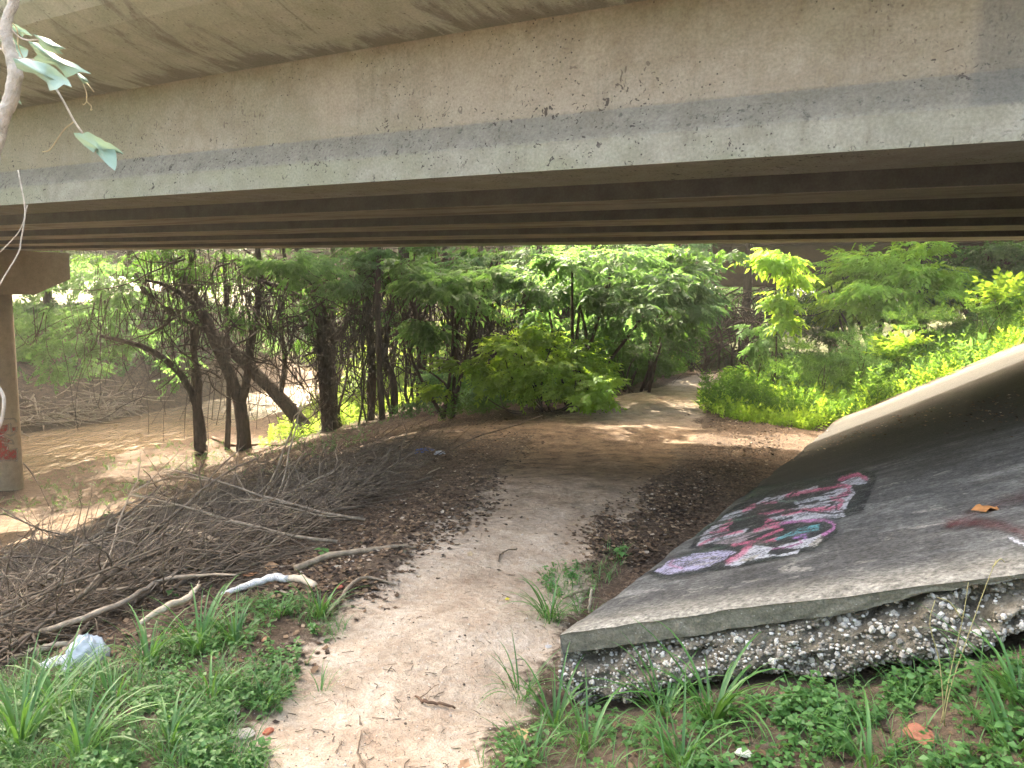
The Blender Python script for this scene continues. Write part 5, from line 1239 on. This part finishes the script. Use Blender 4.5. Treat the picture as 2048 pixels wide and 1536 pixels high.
for i, P in enumerate(pts):
    yaw = rb_.normal(.62, .75) + (math.pi if rb_.random() < .4 else 0); s = rb_.uniform(.35, 1.5)*(1.0 if P[1] < 6 else 1.15)
    d = np.array([math.cos(yaw), math.sin(yaw)])*s; za = float(HH(np.array([P[0]-d[0]*.5]), np.array([P[1]-d[1]*.5]))[0]); zb = float(HH(np.array([P[0]+d[0]*.5]), np.array([P[1]+d[1]*.5]))[0])
    pit = math.atan2(zb-za, s); hgt = rb_.uniform(.0, .3)*(.3+.7*rb_.random())*(1 if P[1] < 7 else .7)
    o = link('branch', BM[rb_.integers(0, 10)], None, (P[0]-d[0]*.5, P[1]-d[1]*.5, za+hgt+.01), (rb_.uniform(0, 6.28), -pit+rb_.normal(0, .12), yaw)); o.scale = (s, s, s)
    pale = bool(o.data.materials[0] == B_stick); zone = 'front' if P[1] < 5.2 else ('middle' if P[1] < 7.6 else 'far end'); lg = 'long' if s > 1.05 else ('short' if s < .65 else 'mid-length')
    tag(o, '%s %s dead branch tangled in the %s of the brush pile' % (lg, 'pale tan' if pale else 'dark brown', zone), 'branch', '%s %s branches in the %s of the brush pile' % (lg, 'pale' if pale else 'dark', zone))
# fine twig mass
g = Geo(); X = rb_.uniform(-60, 880, 16000); Y_ = rb_.uniform(870, 1370, 16000); ok = inside(X, Y_, pile); X, Y_ = X[ok][:3600], Y_[ok][:3600]
q = ground_pts(X, Y_)
for P in q:
    yaw = rb_.normal(.6, .8); L = rb_.uniform(.2, .9); d = np.array([math.cos(yaw), math.sin(yaw), rb_.normal(0, .3)]); Q_ = [P+np.array([0, 0, abs(rb_.normal(0, .14))])]
    for _ in range(5): d = d+rb_.normal(size=3)*.22; d /= np.linalg.norm(d); Q_.append(Q_[-1]+d*L/5)
    Q_ = np.array(Q_); zg_ = H(Q_[:, 0], Q_[:, 1]); Q_[:, 2] = np.maximum(Q_[:, 2], zg_+.01)
    tube(g, Q_, [rb_.uniform(.003, .007), .0015], 3, rb_.random())
tag(link('twigs', g.mesh('twigs', B_stickd)), label='mass of fine dead twigs filling the brush pile', kind='stuff')
# recognisable branches
def branch(name, label, cat, pts, R, m, seed, subs=(), h=None, amp=.004, k=9):
    r = np.random.default_rng(seed); lift = 1.9 if seed in (701, 705, 708, 709, 710) else 1.0; e_ = .1 if lift > 1 else 0
    pts = [(a, b, c*lift+e_) for a, b, c in pts]; subs = [([(a, b, c*lift+e_) for a, b, c in sp], sr) for sp, sr in subs]; P = [ground_pt(a, b, c) for a, b, c in pts]; off = P[0].copy()
    g = Geo(); R = [q*.62 for q in R] if max(R) > .012 and name == 'branch' else R
    tube(g, wob(P, r, amp*.6, 5), R, k, r.random(), .1, r)
    for sp, sr in subs: tube(g, wob([ground_pt(a, b, c) for a, b, c in sp], r, amp*.5, 4), [q*.65 for q in sr], 6, r.random(), .1, r)
    o = link(name, g.mesh(name, m, True, off), None, tuple(off)); return tag(o, label, cat)
branch('branch', 'longest pale branch curving up across the front of the brush pile', 'branch', [(-40, 1305, .06), (60, 1272, .08), (150, 1250, .1), (250, 1207, .12), (320, 1170, .14), (400, 1150, .14), (475, 1147, .1)], [.027, .025, .021, .014, .008], B_tan, 701,
       [([(330, 1166, .14), (365, 1143, .18), (395, 1124, .22)], [.01, .006]), ([(318, 1172, .14), (300, 1190, .1)], [.006, .003])])
branch('branch', 'bleached white and tan log lying where the pile meets the weeds', 'branch', [(445, 1188, .03), (490, 1172, .03), (545, 1160, .04), (575, 1158, .04)], [.016, .03, .034, .03], B_white, 702, h=0)
branch('branch', 'tan bark-covered log butting the bleached one', 'branch', [(572, 1156, .04), (605, 1160, .03), (632, 1172, .02)], [.03, .033, .028], B_pale, 703)
branch('branch', 'grey log pointing toward the path above the bleached one', 'branch', [(590, 1142, .03), (660, 1123, .03), (730, 1108, .03), (790, 1098, .02), (835, 1088, .01)], [.03, .03, .026, .02, .008], B_stick, 704)
branch('branch', 'splintered pale branch end resting on the tall grass', 'branch', [(280, 1252, .03), (330, 1228, .04), (375, 1200, .05), (402, 1178, .07)], [.02, .026, .028, .012], B_pale, 705, [([(390, 1190, .06), (397, 1170, .09), (398, 1160, .12)], [.008, .003])])
branch('branch', 'stout pale branch running behind the plastic bag to the left edge', 'branch', [(-40, 1345, .04), (40, 1316, .05), (100, 1300, .06), (140, 1290, .06)], [.03, .03, .026, .016], B_pale, 706)
branch('branch', 'short broken branch standing up behind the plastic bag', 'branch', [(138, 1298, .05), (160, 1275, .09), (182, 1248, .13)], [.022, .02, .012], B_stick, 707)
branch('branch', 'forked brown branch high on the pile, arching to the left', 'branch', [(440, 1090, .35), (410, 1072, .42), (340, 1058, .45), (270, 1040, .45), (215, 1040, .4), (170, 1062, .3)], [.024, .022, .02, .014, .006], B_stick, 708, [([(310, 1052, .45), (250, 1085, .35), (160, 1125, .25), (60, 1170, .15)], [.02, .014, .008]), ([(410, 1075, .42), (370, 1110, .3), (330, 1150, .2)], [.024, .02, .01])])
branch('branch', 'long thin twig looping above the far side of the pile', 'branch', [(183, 1050, .2), (186, 1010, .45), (210, 975, .65), (245, 965, .7), (330, 980, .6), (420, 985, .45), (520, 1010, .2)], [.007, .008, .01, .012, .016, .018], B_stickd, 709)
branch('branch', 'long pale stick lying left across the lower pile', 'branch', [(-30, 1200, .2), (60, 1193, .22), (150, 1185, .22), (260, 1175, .2), (330, 1150, .15)], [.015, .017, .014, .009], B_tan, 710)
branch('branch', 'bare stick lying beside the path below the grey log', 'branch', [(655, 1218, .01), (680, 1195, .02), (700, 1172, .03), (730, 1160, .02), (790, 1160, .01)], [.006, .009, .01, .008, .005], B_stick, 711)
branch('twig', 'brown forked twig lying on the middle of the sandy path', 'twig', [(832, 1376, .01), (850, 1388, .012), (880, 1390, .012), (912, 1396, .01)], [.004, .006, .006, .004], B_red, 712, [([(838, 1380, .01), (860, 1365, .015), (880, 1350, .01)], [.003, .002])])
branch('twig', 'thin upright-lying twig at the bottom of the path', 'twig', [(740, 1560, .01), (728, 1510, .012), (716, 1480, .012), (722, 1440, .008)], [.003, .0035, .003, .0015], B_stickd, 713)
branch('twig', 'short stout peg of wood at the bottom edge of the path', 'twig', [(700, 1550, .01), (706, 1505, .012)], [.005, .004], B_stickd, 714)
branch('twig', 'curled twig farther up the path', 'twig', [(998, 1108, .008), (1000, 1095, .012), (1015, 1087, .012), (1035, 1083, .008)], [.004, .005, .004, .003], B_stickd, 715)
branch('branch', 'pale stick lying against the toe of the slab', 'branch', [(1125, 1184, .02), (1155, 1172, .03), (1182, 1165, .03)], [.008, .008, .006], B_stick, 716)
branch('branch', 'short peeled stick leaning upright on the slab edge', 'branch', [(1178, 1212, .02), (1181, 1190, .08), (1183, 1166, .14)], [.007, .007, .006], B_pale, 717)
branch('branch', 'dark bough leaning down past the bridge column', 'branch', [(-60, 880, .5), (0, 905, .7), (45, 925, .75), (75, 965, .45), (98, 1012, .02)], [.05, .045, .04, .03, .015], B_dark, 718, [([(50, 930, .74), (65, 935, .85), (80, 950, .7)], [.012, .006])])
branch('branch', 'fallen grey log at the left margin of the sandy bench', 'branch', [(-80, 1040, .05), (-20, 1012, .08), (30, 998, .05)], [.06, .05, .02], B_stick, 719)
branch('branch', 'thin arching twig reaching from the pile toward the path bend', 'branch', [(900, 900, .1), (960, 870, .35), (1030, 850, .35), (1085, 832, .3)], [.012, .01, .006], B_stickd, 720)
branch('root', 'long dark root crossing the bank top beneath the creek trees', 'root', [(425, 875, .05), (470, 890, .06), (520, 888, .05), (560, 890, .03)], [.06, .05, .04, .02], B_red, 721)
# drift debris on the far bank
g = Geo()
for k in range(420):
    px, py = rb_.uniform(30, 270), rb_.normal(838, 12)-rb_.uniform(0, 10); y = rb_.uniform(26, 34); x = float(np.interp(y, FE[:, 1], FE[:, 0]))-abs(rb_.normal(.5, .8)); z = max(float(H(x, y)), WZ)
    d = rb_.normal(size=3)*np.array([1, 1, .25]); d /= np.linalg.norm(d); L = rb_.uniform(.4, 1.8)
    tube(g, np.array([[x, y, z+.05+rb_.random()*.35], np.array([x, y, z+.15])+d*L*.5, np.array([x, y, z+.1])+d*L]), [rb_.uniform(.015, .05), .01], 4, rb_.random())
tag(link('driftwood_debris', g.mesh('driftwood_debris', B_stick)), label='grey flood debris heaped along the far water edge', kind='stuff')

# ------------------------------------------------------------------ leaf litter, pebbles, crumbs
M_lit, nt_ = mat('dead_leaf'); N = NT(nt_)
N.bsdf(N.ramp(N.attr('v'), [(0, (.03, .021, .016)), (.4, (.075, .048, .03)), (.75, (.15, .095, .055)), (.93, (.25, .175, .11)), (1, (.4, .34, .27))]), .85, spec=.25)
r = np.random.default_rng(909); g = Geo()
lv = np.array([[0, 0, .05], [.3, .3, .16], [.7, .26, .04], [1, 0, .14], [.65, -.3, .12], [.3, -.25, 0], [.5, 0, -.0]]); lt = np.array([[6, 0, 1], [6, 1, 2], [6, 2, 3], [6, 3, 4], [6, 4, 5], [6, 5, 0]])
regs = [([(60, 975), (300, 945), (450, 895), (600, 868), (540, 950), (380, 1010), (200, 1080), (60, 1060)], 3000), ([(540, 1110), (760, 1000), (900, 930), (1010, 930), (1000, 1010), (870, 1080), (760, 1180), (560, 1190)], 5200), ([(1180, 1130), (1180, 1040), (1260, 980), (1400, 900), (1560, 850), (1590, 860), (1540, 920), (1400, 1020), (1280, 1130)], 5600), (pile, 3200),
        ([(640, 860), (900, 840), (1080, 810), (1250, 770), (1230, 800), (1040, 840), (800, 860)], 3200), ([(1390, 840), (1600, 800), (1760, 760), (1700, 830), (1450, 870)], 2200), ([(280, 960), (400, 890), (620, 870), (700, 880), (520, 940), (380, 990)], 1500),
        ([(1480, 965), (1600, 930), (1800, 880), (2040, 850), (2060, 925), (1850, 930), (1700, 945), (1560, 965)], 420), ([(1200, 1440), (2080, 1330), (2080, 1560), (1200, 1560)], 160), ([(100, 1340), (120, 1290), (420, 1170), (620, 1160), (680, 1230), (560, 1220), (420, 1245), (250, 1330)], 1100), ([(200, 1330), (560, 1190), (700, 1250), (560, 1400)], 200), ([(780, 880), (950, 860), (1100, 870), (1050, 920), (860, 930)], 900)]
for poly, n in regs:
    xs = [q_[0] for q_ in poly]; ys_ = [q_[1] for q_ in poly]; X = r.uniform(min(xs)-20, max(xs)+20, n*4); Y_ = r.uniform(min(ys_)-12, max(ys_)+12, n*4); X = X+r.normal(0, 14, len(X))
    ok = inside(X, Y_, poly) & (fbm(X/60, Y_/30, 12) > .3+.2*r.random(len(X))); X, Y_ = X[ok][:n], Y_[ok][:n]
    wd_ = np.where(r.random(len(X)) < .12, 4.0, 1.0); X = X+r.normal(0, 12, len(X))*wd_; Y_ = Y_+r.normal(0, 6, len(X))*wd_
    q = ground_pts(X, Y_); u_, p_ = uv_of(q); on = (u_ > U0+.02) & (p_ > P0) & (p_ < P0+11.3); q[on, 2] = slab_top(p_[on]-P0, u_[on]-U0)
    th = r.uniform(0, 6.28, len(q)); F = np.stack([np.cos(th), np.sin(th), r.normal(0, .12, len(q))], 1)
    stamp(g, lv, lt, q+np.array([0, 0, .003]), basis(F, .16, r), r.uniform(.014, .05, len(q))*np.where(q[:, 1] > 9, 1.3, 1), r.random(len(q))**1.3)
tag(link('leaf_litter', g.mesh('leaf_litter', M_lit)), label='brown dead leaves strewn along the path sides and slab toe', kind='stuff')
# pebbles and crumbs on the path
g = Geo(); X = r.uniform(480, 1160, 2200); Y_ = 960+600*r.random(2200)**.8; X = X+(1500-Y_)*.25-80; q = ground_pts(X, Y_); P_ = []
for P in q:
    vtx, fc = rv[r.integers(6)]; s = r.uniform(.0012, .0036)*(2 if r.random() < .05 else 1)
    g.add(vtx*s+P+np.array([0, 0, s*.2]), T=fc, a=r.random())
m_, nt_ = mat('pebbles'); N = NT(nt_); N.bsdf(N.ramp(N.attr('v'), [(0, (.06, .045, .035)), (.45, (.25, .2, .15)), (1, (.62, .57, .5))]), .9, spec=.25)
tag(link('pebbles', g.mesh('pebbles', m_)), label='small pebbles and crumbs scattered over the sandy path', kind='stuff')
g = Geo(); X = r.uniform(500, 1180, 420); Y_ = r.uniform(960, 1540, 420); q = ground_pts(X, Y_)
for P in q:
    a = r.uniform(0, 6.28); L = r.uniform(.01, .06); d = np.array([math.cos(a), math.sin(a), 0])*L
    tube(g, np.array([P+[0, 0, .003], P+d*.5+np.array([r.normal(0, .004), r.normal(0, .004), .005]), P+d+[0, 0, .004]]), r.uniform(.0008, .002), 3, r.random())
tag(link('twig_bits', g.mesh('twig_bits', B_stickd)), label='tiny twig bits sprinkled on the path', kind='stuff')
# distinct dead leaves
def dead_leaf(px, py, size, label, col, onslab=False, seed=0):
    r_ = np.random.default_rng(seed+px); m_ = solid(col)
    n = 14; an = np.linspace(0, 2*math.pi, n, endpoint=False); rad = 1+.28*np.cos(an*5+.3)+r_.uniform(-.08, .08, n)
    ring = np.stack([np.cos(an)*rad, np.sin(an)*rad*.8, r_.uniform(-.05, .4, n)], 1); mid = ring*.5; mid[:, 2] = r_.uniform(0, .12, n)
    V = np.vstack([[0, 0, .02], mid, ring]); T = [[0, 1+i, 1+(i+1) % n] for i in range(n)]; Q_ = [[1+i, 1+n+i, 1+n+(i+1) % n, 1+(i+1) % n] for i in range(n)]
    me = make_mesh('dead_leaf', V*size, [np.array(T), np.array(Q_)], m_, True)
    if onslab:
        d = ray(px, py); t_ = 2.; 
        for _ in range(20):
            P = CAM+d*t_; u_, p_ = uv_of(P); z_ = float(slab_top(np.array([p_-P0]), np.array([u_-U0]))[0]); t_ = t_+(P[2]-z_)/(-d[2])*.7
    else: P = ground_pt(px, py)
    o = link('dead_leaf', me, None, (P[0], P[1], P[2]+.006), (r_.normal(0, .2), r_.normal(0, .2), r_.uniform(0, 6))); return tag(o, label, 'leaf')
_sm = {}
def solid(col, rough=.85, spec=.25):
    if col not in _sm:
        m_, nt_ = mat('plain'); N = NT(nt_); v = N.coord('Object'); n1 = N.noise(v, 40, 4, .6)
        N.bsdf(N.mix(.5, col, N.ramp(n1, [(.3, (.25, .25, .25)), (.7, (.75, .75, .75))]), 'OVERLAY'), rough, n1, .3, .004, spec); _sm[col] = m_
    return _sm[col]
dead_leaf(1975, 1022, .045, 'curled orange-brown leaf lying alone on the slab above the red paint', (.30, .14, .05), True)
dead_leaf(543, 1140, .045, 'large tan leaf standing behind the bleached log', (.36, .22, .12)); dead_leaf(500, 1155, .04, 'orange-brown leaf among the twigs left of the tan one', (.33, .17, .09)); dead_leaf(418, 1278, .03, 'pinkish tan leaf caught in the dense grass tuft', (.45, .28, .18))
dead_leaf(1042, 1473, .035, 'round tan leaf in the grass beside the path bottom', (.40, .28, .14)); dead_leaf(928, 1512, .022, 'small curled brown leaf on the sand near the bottom edge', (.28, .17, .1)); dead_leaf(530, 1280, .022, 'brown leaf under the path-side tuft', (.3, .17, .1)); dead_leaf(352, 1462, .02, 'tan leaf amid the low weeds', (.38, .25, .16))
dead_leaf(940, 1100, .02, 'small tan leaf up on the path', (.4, .3, .18)); dead_leaf(1015, 1187, .014, 'little yellow leaf on the path', (.5, .42, .06)); dead_leaf(1385, 980, .03, 'orange leaf on the dark litter by the slab', (.3, .16, .07)); dead_leaf(490, 1220, .02, 'bent brown leaf by the weeds', (.26, .16, .1))
# pieces of rubble and rubbish
def rubble(name, label, cat, px, py, size, col, seed, squash=.6, h=.3):
    me = rock_mesh(name, seed, solid(col), 2, squash); P = ground_pt(px, py); o = link(name, me, None, (P[0], P[1], P[2]+size*h), (0, 0, seed)); o.scale = (size, size*.75, size*.7); return tag(o, label, cat)
rubble('brick_fragment', 'worn red brick fragment at the sandy edge of the weeds', 'brick piece', 535, 1443, .022, (.36, .12, .07), 1)
rubble('stone', 'white stone above the red brick fragment', 'stone', 473, 1413, .015, (.55, .52, .46), 2); rubble('stone', 'flat pale stone half sunk in the sand left of the brick fragment', 'stone', 482, 1448, .045, (.42, .38, .33), 3, .35, .1)
rubble('brick_fragment', 'red brick piece lying beside the small tuft near the bare stick', 'brick piece', 680, 1178, .022, (.32, .1, .07), 4); rubble('brick_fragment', 'broad red clay fragment among weeds at bottom right', 'brick piece', 1840, 1490, .05, (.33, .14, .09), 5, .4, .2)
rubble('stone', 'white shell-like stone in the weeds near the bottom', 'stone', 1487, 1520, .028, (.62, .6, .55), 6, .4, .3); rubble('stone', 'chalky chip upright among leaves beside the bleached log', 'stone', 568, 1210, .018, (.6, .52, .46), 7); rubble('stone', 'dark lump in the middle of the path', 'stone', 928, 1352, .008, (.07, .05, .04), 8)
rubble('stone', 'second dark lump farther up the path', 'stone', 930, 1260, .007, (.07, .05, .04), 9); rubble('stone', 'pale flat chip by the tuft at the slab corner', 'stone', 1098, 1283, .02, (.4, .39, .38), 10, .3, .1)
for i, (a, b) in enumerate([(1800, 1345), (1860, 1338), (1830, 1362), (1900, 1330), (1880, 1362), (1945, 1340)]): rubble('stone', ['lump of fallen concrete under the slab gap, nearest the centre', 'lump of fallen concrete deep in the slab gap', 'lower lump of fallen concrete below the gap', 'lump of fallen concrete under the right of the gap', 'small fallen lump in front of the gap', 'lump of fallen concrete nearest the right edge'][i], 'rubble', a, b, .03, (.16, .13, .1), 20+i, .7, .4)
# plastic bag
def crumple(name, label, cat, px, py, sx_, sy_, sz_, m_, seed):
    r_ = np.random.default_rng(seed); n1_, n2_ = 28, 18; th = np.linspace(0, 2*math.pi, n1_, endpoint=False); ph = np.linspace(.02, math.pi/2*1.15, n2_)
    TH, PH = np.meshgrid(th, ph); R = .65+.5*fbm(np.cos(TH)*2+5+PH, np.sin(TH)*2+PH*2, seed, 4)+.22*np.abs(np.sin(TH*3+PH*4))+.3*np.abs(fbm(TH*2.5, PH*5, seed+9, 3)-.5)
    V = np.stack([np.cos(TH)*np.sin(PH)*R*sx_, np.sin(TH)*np.sin(PH)*R*sy_, np.cos(PH)*R*sz_], -1)
    I = (np.arange(n2_-1)[:, None]*n1_+np.arange(n1_)[None]); J = (np.arange(n2_-1)[:, None]*n1_+(np.arange(n1_)+1)[None] % n1_)
    me = make_mesh(name, V.reshape(-1, 3), np.stack([I.ravel(), (I+n1_).ravel(), (J+n1_).ravel(), J.ravel()], 1), m_, False); P = ground_pt(px, py)
    o = link(name, me, None, (P[0], P[1], P[2]-.01), (0, .1, .5)); return tag(o, label, cat)
m_, nt_ = mat('plastic_film'); N = NT(nt_); b = N.bsdf((.62, .66, .7), .25, N.noise(N.coord('Object'), 25, 4), .5, .01, .6); 
t_ = N.n('ShaderNodeBsdfTransparent'); mx = N.n('ShaderNodeMixShader'); mx.inputs[0].default_value = .72; N.l(t_.outputs[0], mx.inputs[1]); N.l(b.outputs[0], mx.inputs[2]); N.l(mx.outputs[0], [n for n in nt_.nodes if n.type == 'OUTPUT_MATERIAL'][0].inputs[0])
crumple('plastic_bag', 'crumpled translucent plastic bag between the sticks and the grass', 'plastic bag', 172, 1330, .085, .06, .12, m_, 3)
crumple('plastic_bag', 'flattened torn tail of white plastic left of the crumpled bag', 'plastic scrap', 120, 1335, .07, .05, .03, m_, 4)
m2_, nt_ = mat('blue_plastic'); N = NT(nt_); N.bsdf((.03, .1, .4), .3, spec=.5)
crumple('plastic_wrapper', 'small blue plastic wrapper at the shaded end of the brush pile', 'wrapper', 850, 906, .16, .06, .06, m2_, 5)
crumple('plastic_wrapper', 'clear plastic scrap beside the blue wrapper', 'wrapper', 880, 908, .08, .06, .05, m_, 6)
# small plants
def seedling(px, py, label, n, size, seed, hgt=.06, leaf=L_weed, a0=.8):
    r_ = np.random.default_rng(seed); P = ground_pt(px, py); t = thing('seedling', label, 'seedling', tuple(P)); v_, f_ = leaflet(1, .75, .15, .2)
    me = [make_mesh('leaf', v_, f_, leaf, True, {'v': np.full(len(v_), a0-.15*i)}) for i in range(2)]
    g = Geo(); tube(g, np.array([[0, 0, -.02], [.003, 0, hgt*.6], [0, .003, hgt]]), .0022, 5); link('stem', g.mesh('stem', leaf, True), t)
    for i in range(n):
        a = i*2.4; s = size*r_.uniform(.8, 1.2); o = link('leaf', me[i % 2], t, (0, 0, hgt*(.55+.45*i/n)), (0, r_.uniform(-.3, .25), a)); o.scale = (s, s, s)
seedling(645, 1125, 'bright green seedling with rounded leaves behind the grey log', 7, .05, 1, .07); seedling(1240, 1130, 'taller bright seedling at the toe of the slab', 6, .05, 2, .12); seedling(540, 1262, 'single heart-leaved seedling among the front tufts', 4, .035, 3, .06); seedling(1190, 1440, 'three-leaved seedling below the broken corner', 4, .035, 4, .06, a0=.95)
seedling(1620, 1390, 'pale round-leaved seedling in front of the broken edge', 4, .03, 5, .07, a0=.98); seedling(215, 1040, 'dark seedling poking from the far side of the brush pile', 6, .12, 6, .2, a0=.3); seedling(80, 1220, 'dark green leaves low in the left of the pile', 5, .05, 7, .05, a0=.3); seedling(345, 1210, 'single bluish leaf between pale branch and tall grass', 3, .05, 8, .08, a0=.4)
# seed-head grass stalks
t = thing('seed_grass', 'dry wiry grass with seed heads in front of the slab at right', 'grass stalk', tuple(ground_pt(1880, 1450)))
off = np.array(t.location)
base_ = ground_pt(1880, 1450); YB = base_[1]
for i, pts_ in enumerate([[(1885, 1460), (1900, 1380), (1930, 1290), (1965, 1190), (1992, 1120)], [(1880, 1460), (1900, 1350), (1925, 1240), (1937, 1165)], [(1890, 1460), (1880, 1330), (1860, 1250), (1870, 1200)], [(1925, 1240), (1900, 1205), (1875, 1195)], [(1985, 1135), (2000, 1118), (2010, 1125)]]):
    g = Geo(); tube(g, smooth_path([W(a, b, YB-.02*i) for a, b in pts_], 4), [.0022, .001], 4, .5); link('stalk', g.mesh('stalk', solid((.3, .27, .13)), True, off), t)
# ------------------------------------------------------------------ grape vine hanging at the top left
def vleaf_mesh(outline, Y, seed, off, cup=.03):
    r_ = np.random.default_rng(seed); O = np.array(outline, float); cx = O.mean(0)
    # resample with small teeth
    pts_ = []
    for i in range(len(O)):
        a, b = O[i], O[(i+1) % len(O)]; L = np.hypot(*(b-a)); n = max(1, int(L/9))
        nrm = np.array([b[1]-a[1], a[0]-b[0]])/(L+1e-6)
        for k in range(n): pts_.append(a+(b-a)*k/n+nrm*r_.uniform(-1.6, 1.6)*(k > 0))
    O = np.array(pts_); n = len(O); rings = [1.0, .7, .35]
    V = []
    for q_ in rings:
        for o_ in O:
            p_ = cx+(o_-cx)*q_; d = Y+cup*q_*q_*math.sin((o_-cx)[0]*.04+seed)+cup*.5*math.cos((o_-cx)[1]*.07); V.append(W(p_[0], p_[1], d))
    V.append(W(cx[0], cx[1], Y-.012)); V = np.array(V)-off; F = []
    for k in (0, 1):
        for i in range(n): F.append((k*n+i, k*n+(i+1) % n, (k+1)*n+(i+1) % n, (k+1)*n+i))
    T = [(2*n+i, 2*n+(i+1) % n, 3*n) for i in range(n)]
    me = make_mesh('leaf', V, [np.array(F), np.array(T)], L_vine, True, {'v': np.full(len(V), r_.uniform(.4, .9))}); return me
L_vine = leafmat('grape_leaf', (.16, .26, .22), (.22, .34, .29), (.31, .43, .37), (.3, .44, .3), .22, .5, .35)
B_vb = barkmat('pale_vine_bark', (.32, .29, .25), (.62, .58, .53), 60, (1, 1, 1)); YV = 1.15
vb = W(-60, 700, YV); vt = thing('grape_vine', 'pale woody vine with lobed leaves hanging at the top left corner', 'vine', (vb[0], vb[1], 0)); off = np.array([vb[0], vb[1], 0])
g = Geo(); P = [np.array([vb[0]-.05, vb[1]+.1, float(H(vb[0], vb[1]))-.02]), W(-120, 900, YV+.03), W(-90, 600, YV), W(-30, 380, YV), (W(2, 250, YV)), W(20, 200, YV), W(30, 150, YV), W(20, 100, YV), W(12, 50, YV), W(28, 0, YV), W(30, -60, YV), W(10, -200, YV+.1)]
tube(g, wob(P, np.random.default_rng(1), .0007, 6), [.0085, .009, .0095, .0098, .01, .0098, .0085, .0072, .0058, .005], 10, .5, .1, np.random.default_rng(2)); link('stem', g.mesh('stem', B_vb, True, off), vt)
def s1(l, ox=0): return [(a*.2278, b*.2278) for a, b in l]       # crop -> photo pixel
for i, (ol, dy) in enumerate([([(285, 298), (345, 315), (400, 330), (480, 375), (580, 430), (515, 435), (560, 478), (490, 465), (430, 455), (370, 420), (345, 385), (340, 345)], .0), ([(245, 360), (330, 375), (370, 430), (440, 455), (590, 530), (680, 570), (805, 650), (700, 630), (640, 660), (580, 685), (540, 620), (480, 570), (400, 560), (290, 515), (330, 480)], .03),
        ([(110, 510), (250, 520), (330, 535), (440, 570), (530, 640), (600, 700), (632, 765), (560, 740), (500, 785), (435, 795), (410, 720), (350, 680), (300, 645), (210, 630), (150, 600)], -.03), ([(645, 1165), (730, 1170), (770, 1155), (850, 1200), (1000, 1280), (1090, 1355), (1005, 1310), (1025, 1400), (1010, 1500), (960, 1460), (880, 1380), (845, 1340), (850, 1290), (820, 1340), (740, 1280), (690, 1230)], .02),
        ([(0, 230), (90, 280), (150, 370), (250, 440), (240, 490), (200, 520), (130, 470), (60, 420), (0, 350)], .05), ([(60, 200), (150, 215), (290, 318), (210, 300), (200, 330), (120, 270)], .06), ([(70, 20), (140, 110), (75, 110)], .06), ([(660, 630), (760, 690), (785, 725), (735, 735), (700, 690)], .01), ([(140, 835), (170, 870), (195, 925), (150, 890), (125, 880)], .05)]):
    link('leaf', vleaf_mesh(s1(ol), YV+dy, i+1, off, .014), vt)
for name, l, R in (('shoot', [(20, 150), (80, 225), (160, 320), (240, 352), (340, 350)], .0011), ('shoot', [(0, 425), (110, 490), (210, 518), (300, 530)], .0016), ('shoot', [(440, 700), (500, 790), (570, 910), (650, 1060), (725, 1168)], .0016), ('tendril', [(650, 1065), (560, 1140), (490, 1240), (430, 1320), (370, 1332)], .0010), ('tendril', [(730, 735), (760, 820), (760, 890), (800, 930), (795, 970), (810, 960)], .0007), ('tendril', [(760, 890), (735, 920), (725, 910)], .0006), ('tendril', [(765, 730), (825, 808)], .0008), ('tendril', [(90, 180), (150, 260), (160, 400), (205, 515)], .0009)):
    g = Geo(); tube(g, smooth_path([W(a*.2278, b*.2278, YV) for a, b in l], 5), R, 5, .7); link(name, g.mesh(name, B_vb if name == 'shoot' else solid((.4, .33, .2)), True, off), vt)
# thin dry creeper beneath the vine, in front of the pier
cr = thing('dry_creeper', 'thin dry creeper strand dangling in front of the pier', 'creeper', (vb[0], vb[1]+.3, 0)); off = np.array([vb[0], vb[1]+.3, 0]); YC = 1.5
for l, R in (([(36, 340), (50, 420), (42, 480), (35, 510), (-10, 590), (-40, 700)], .0014), ([(55, 410), (40, 460), (0, 505)], .001), ([(-5, 770), (8, 800), (0, 850), (-30, 900)], .0035)):
    g = Geo(); tube(g, smooth_path([W(a, b, YC) for a, b in l], 5), R, 5, .6); link('strand', g.mesh('strand', B_vb, True, off), cr)
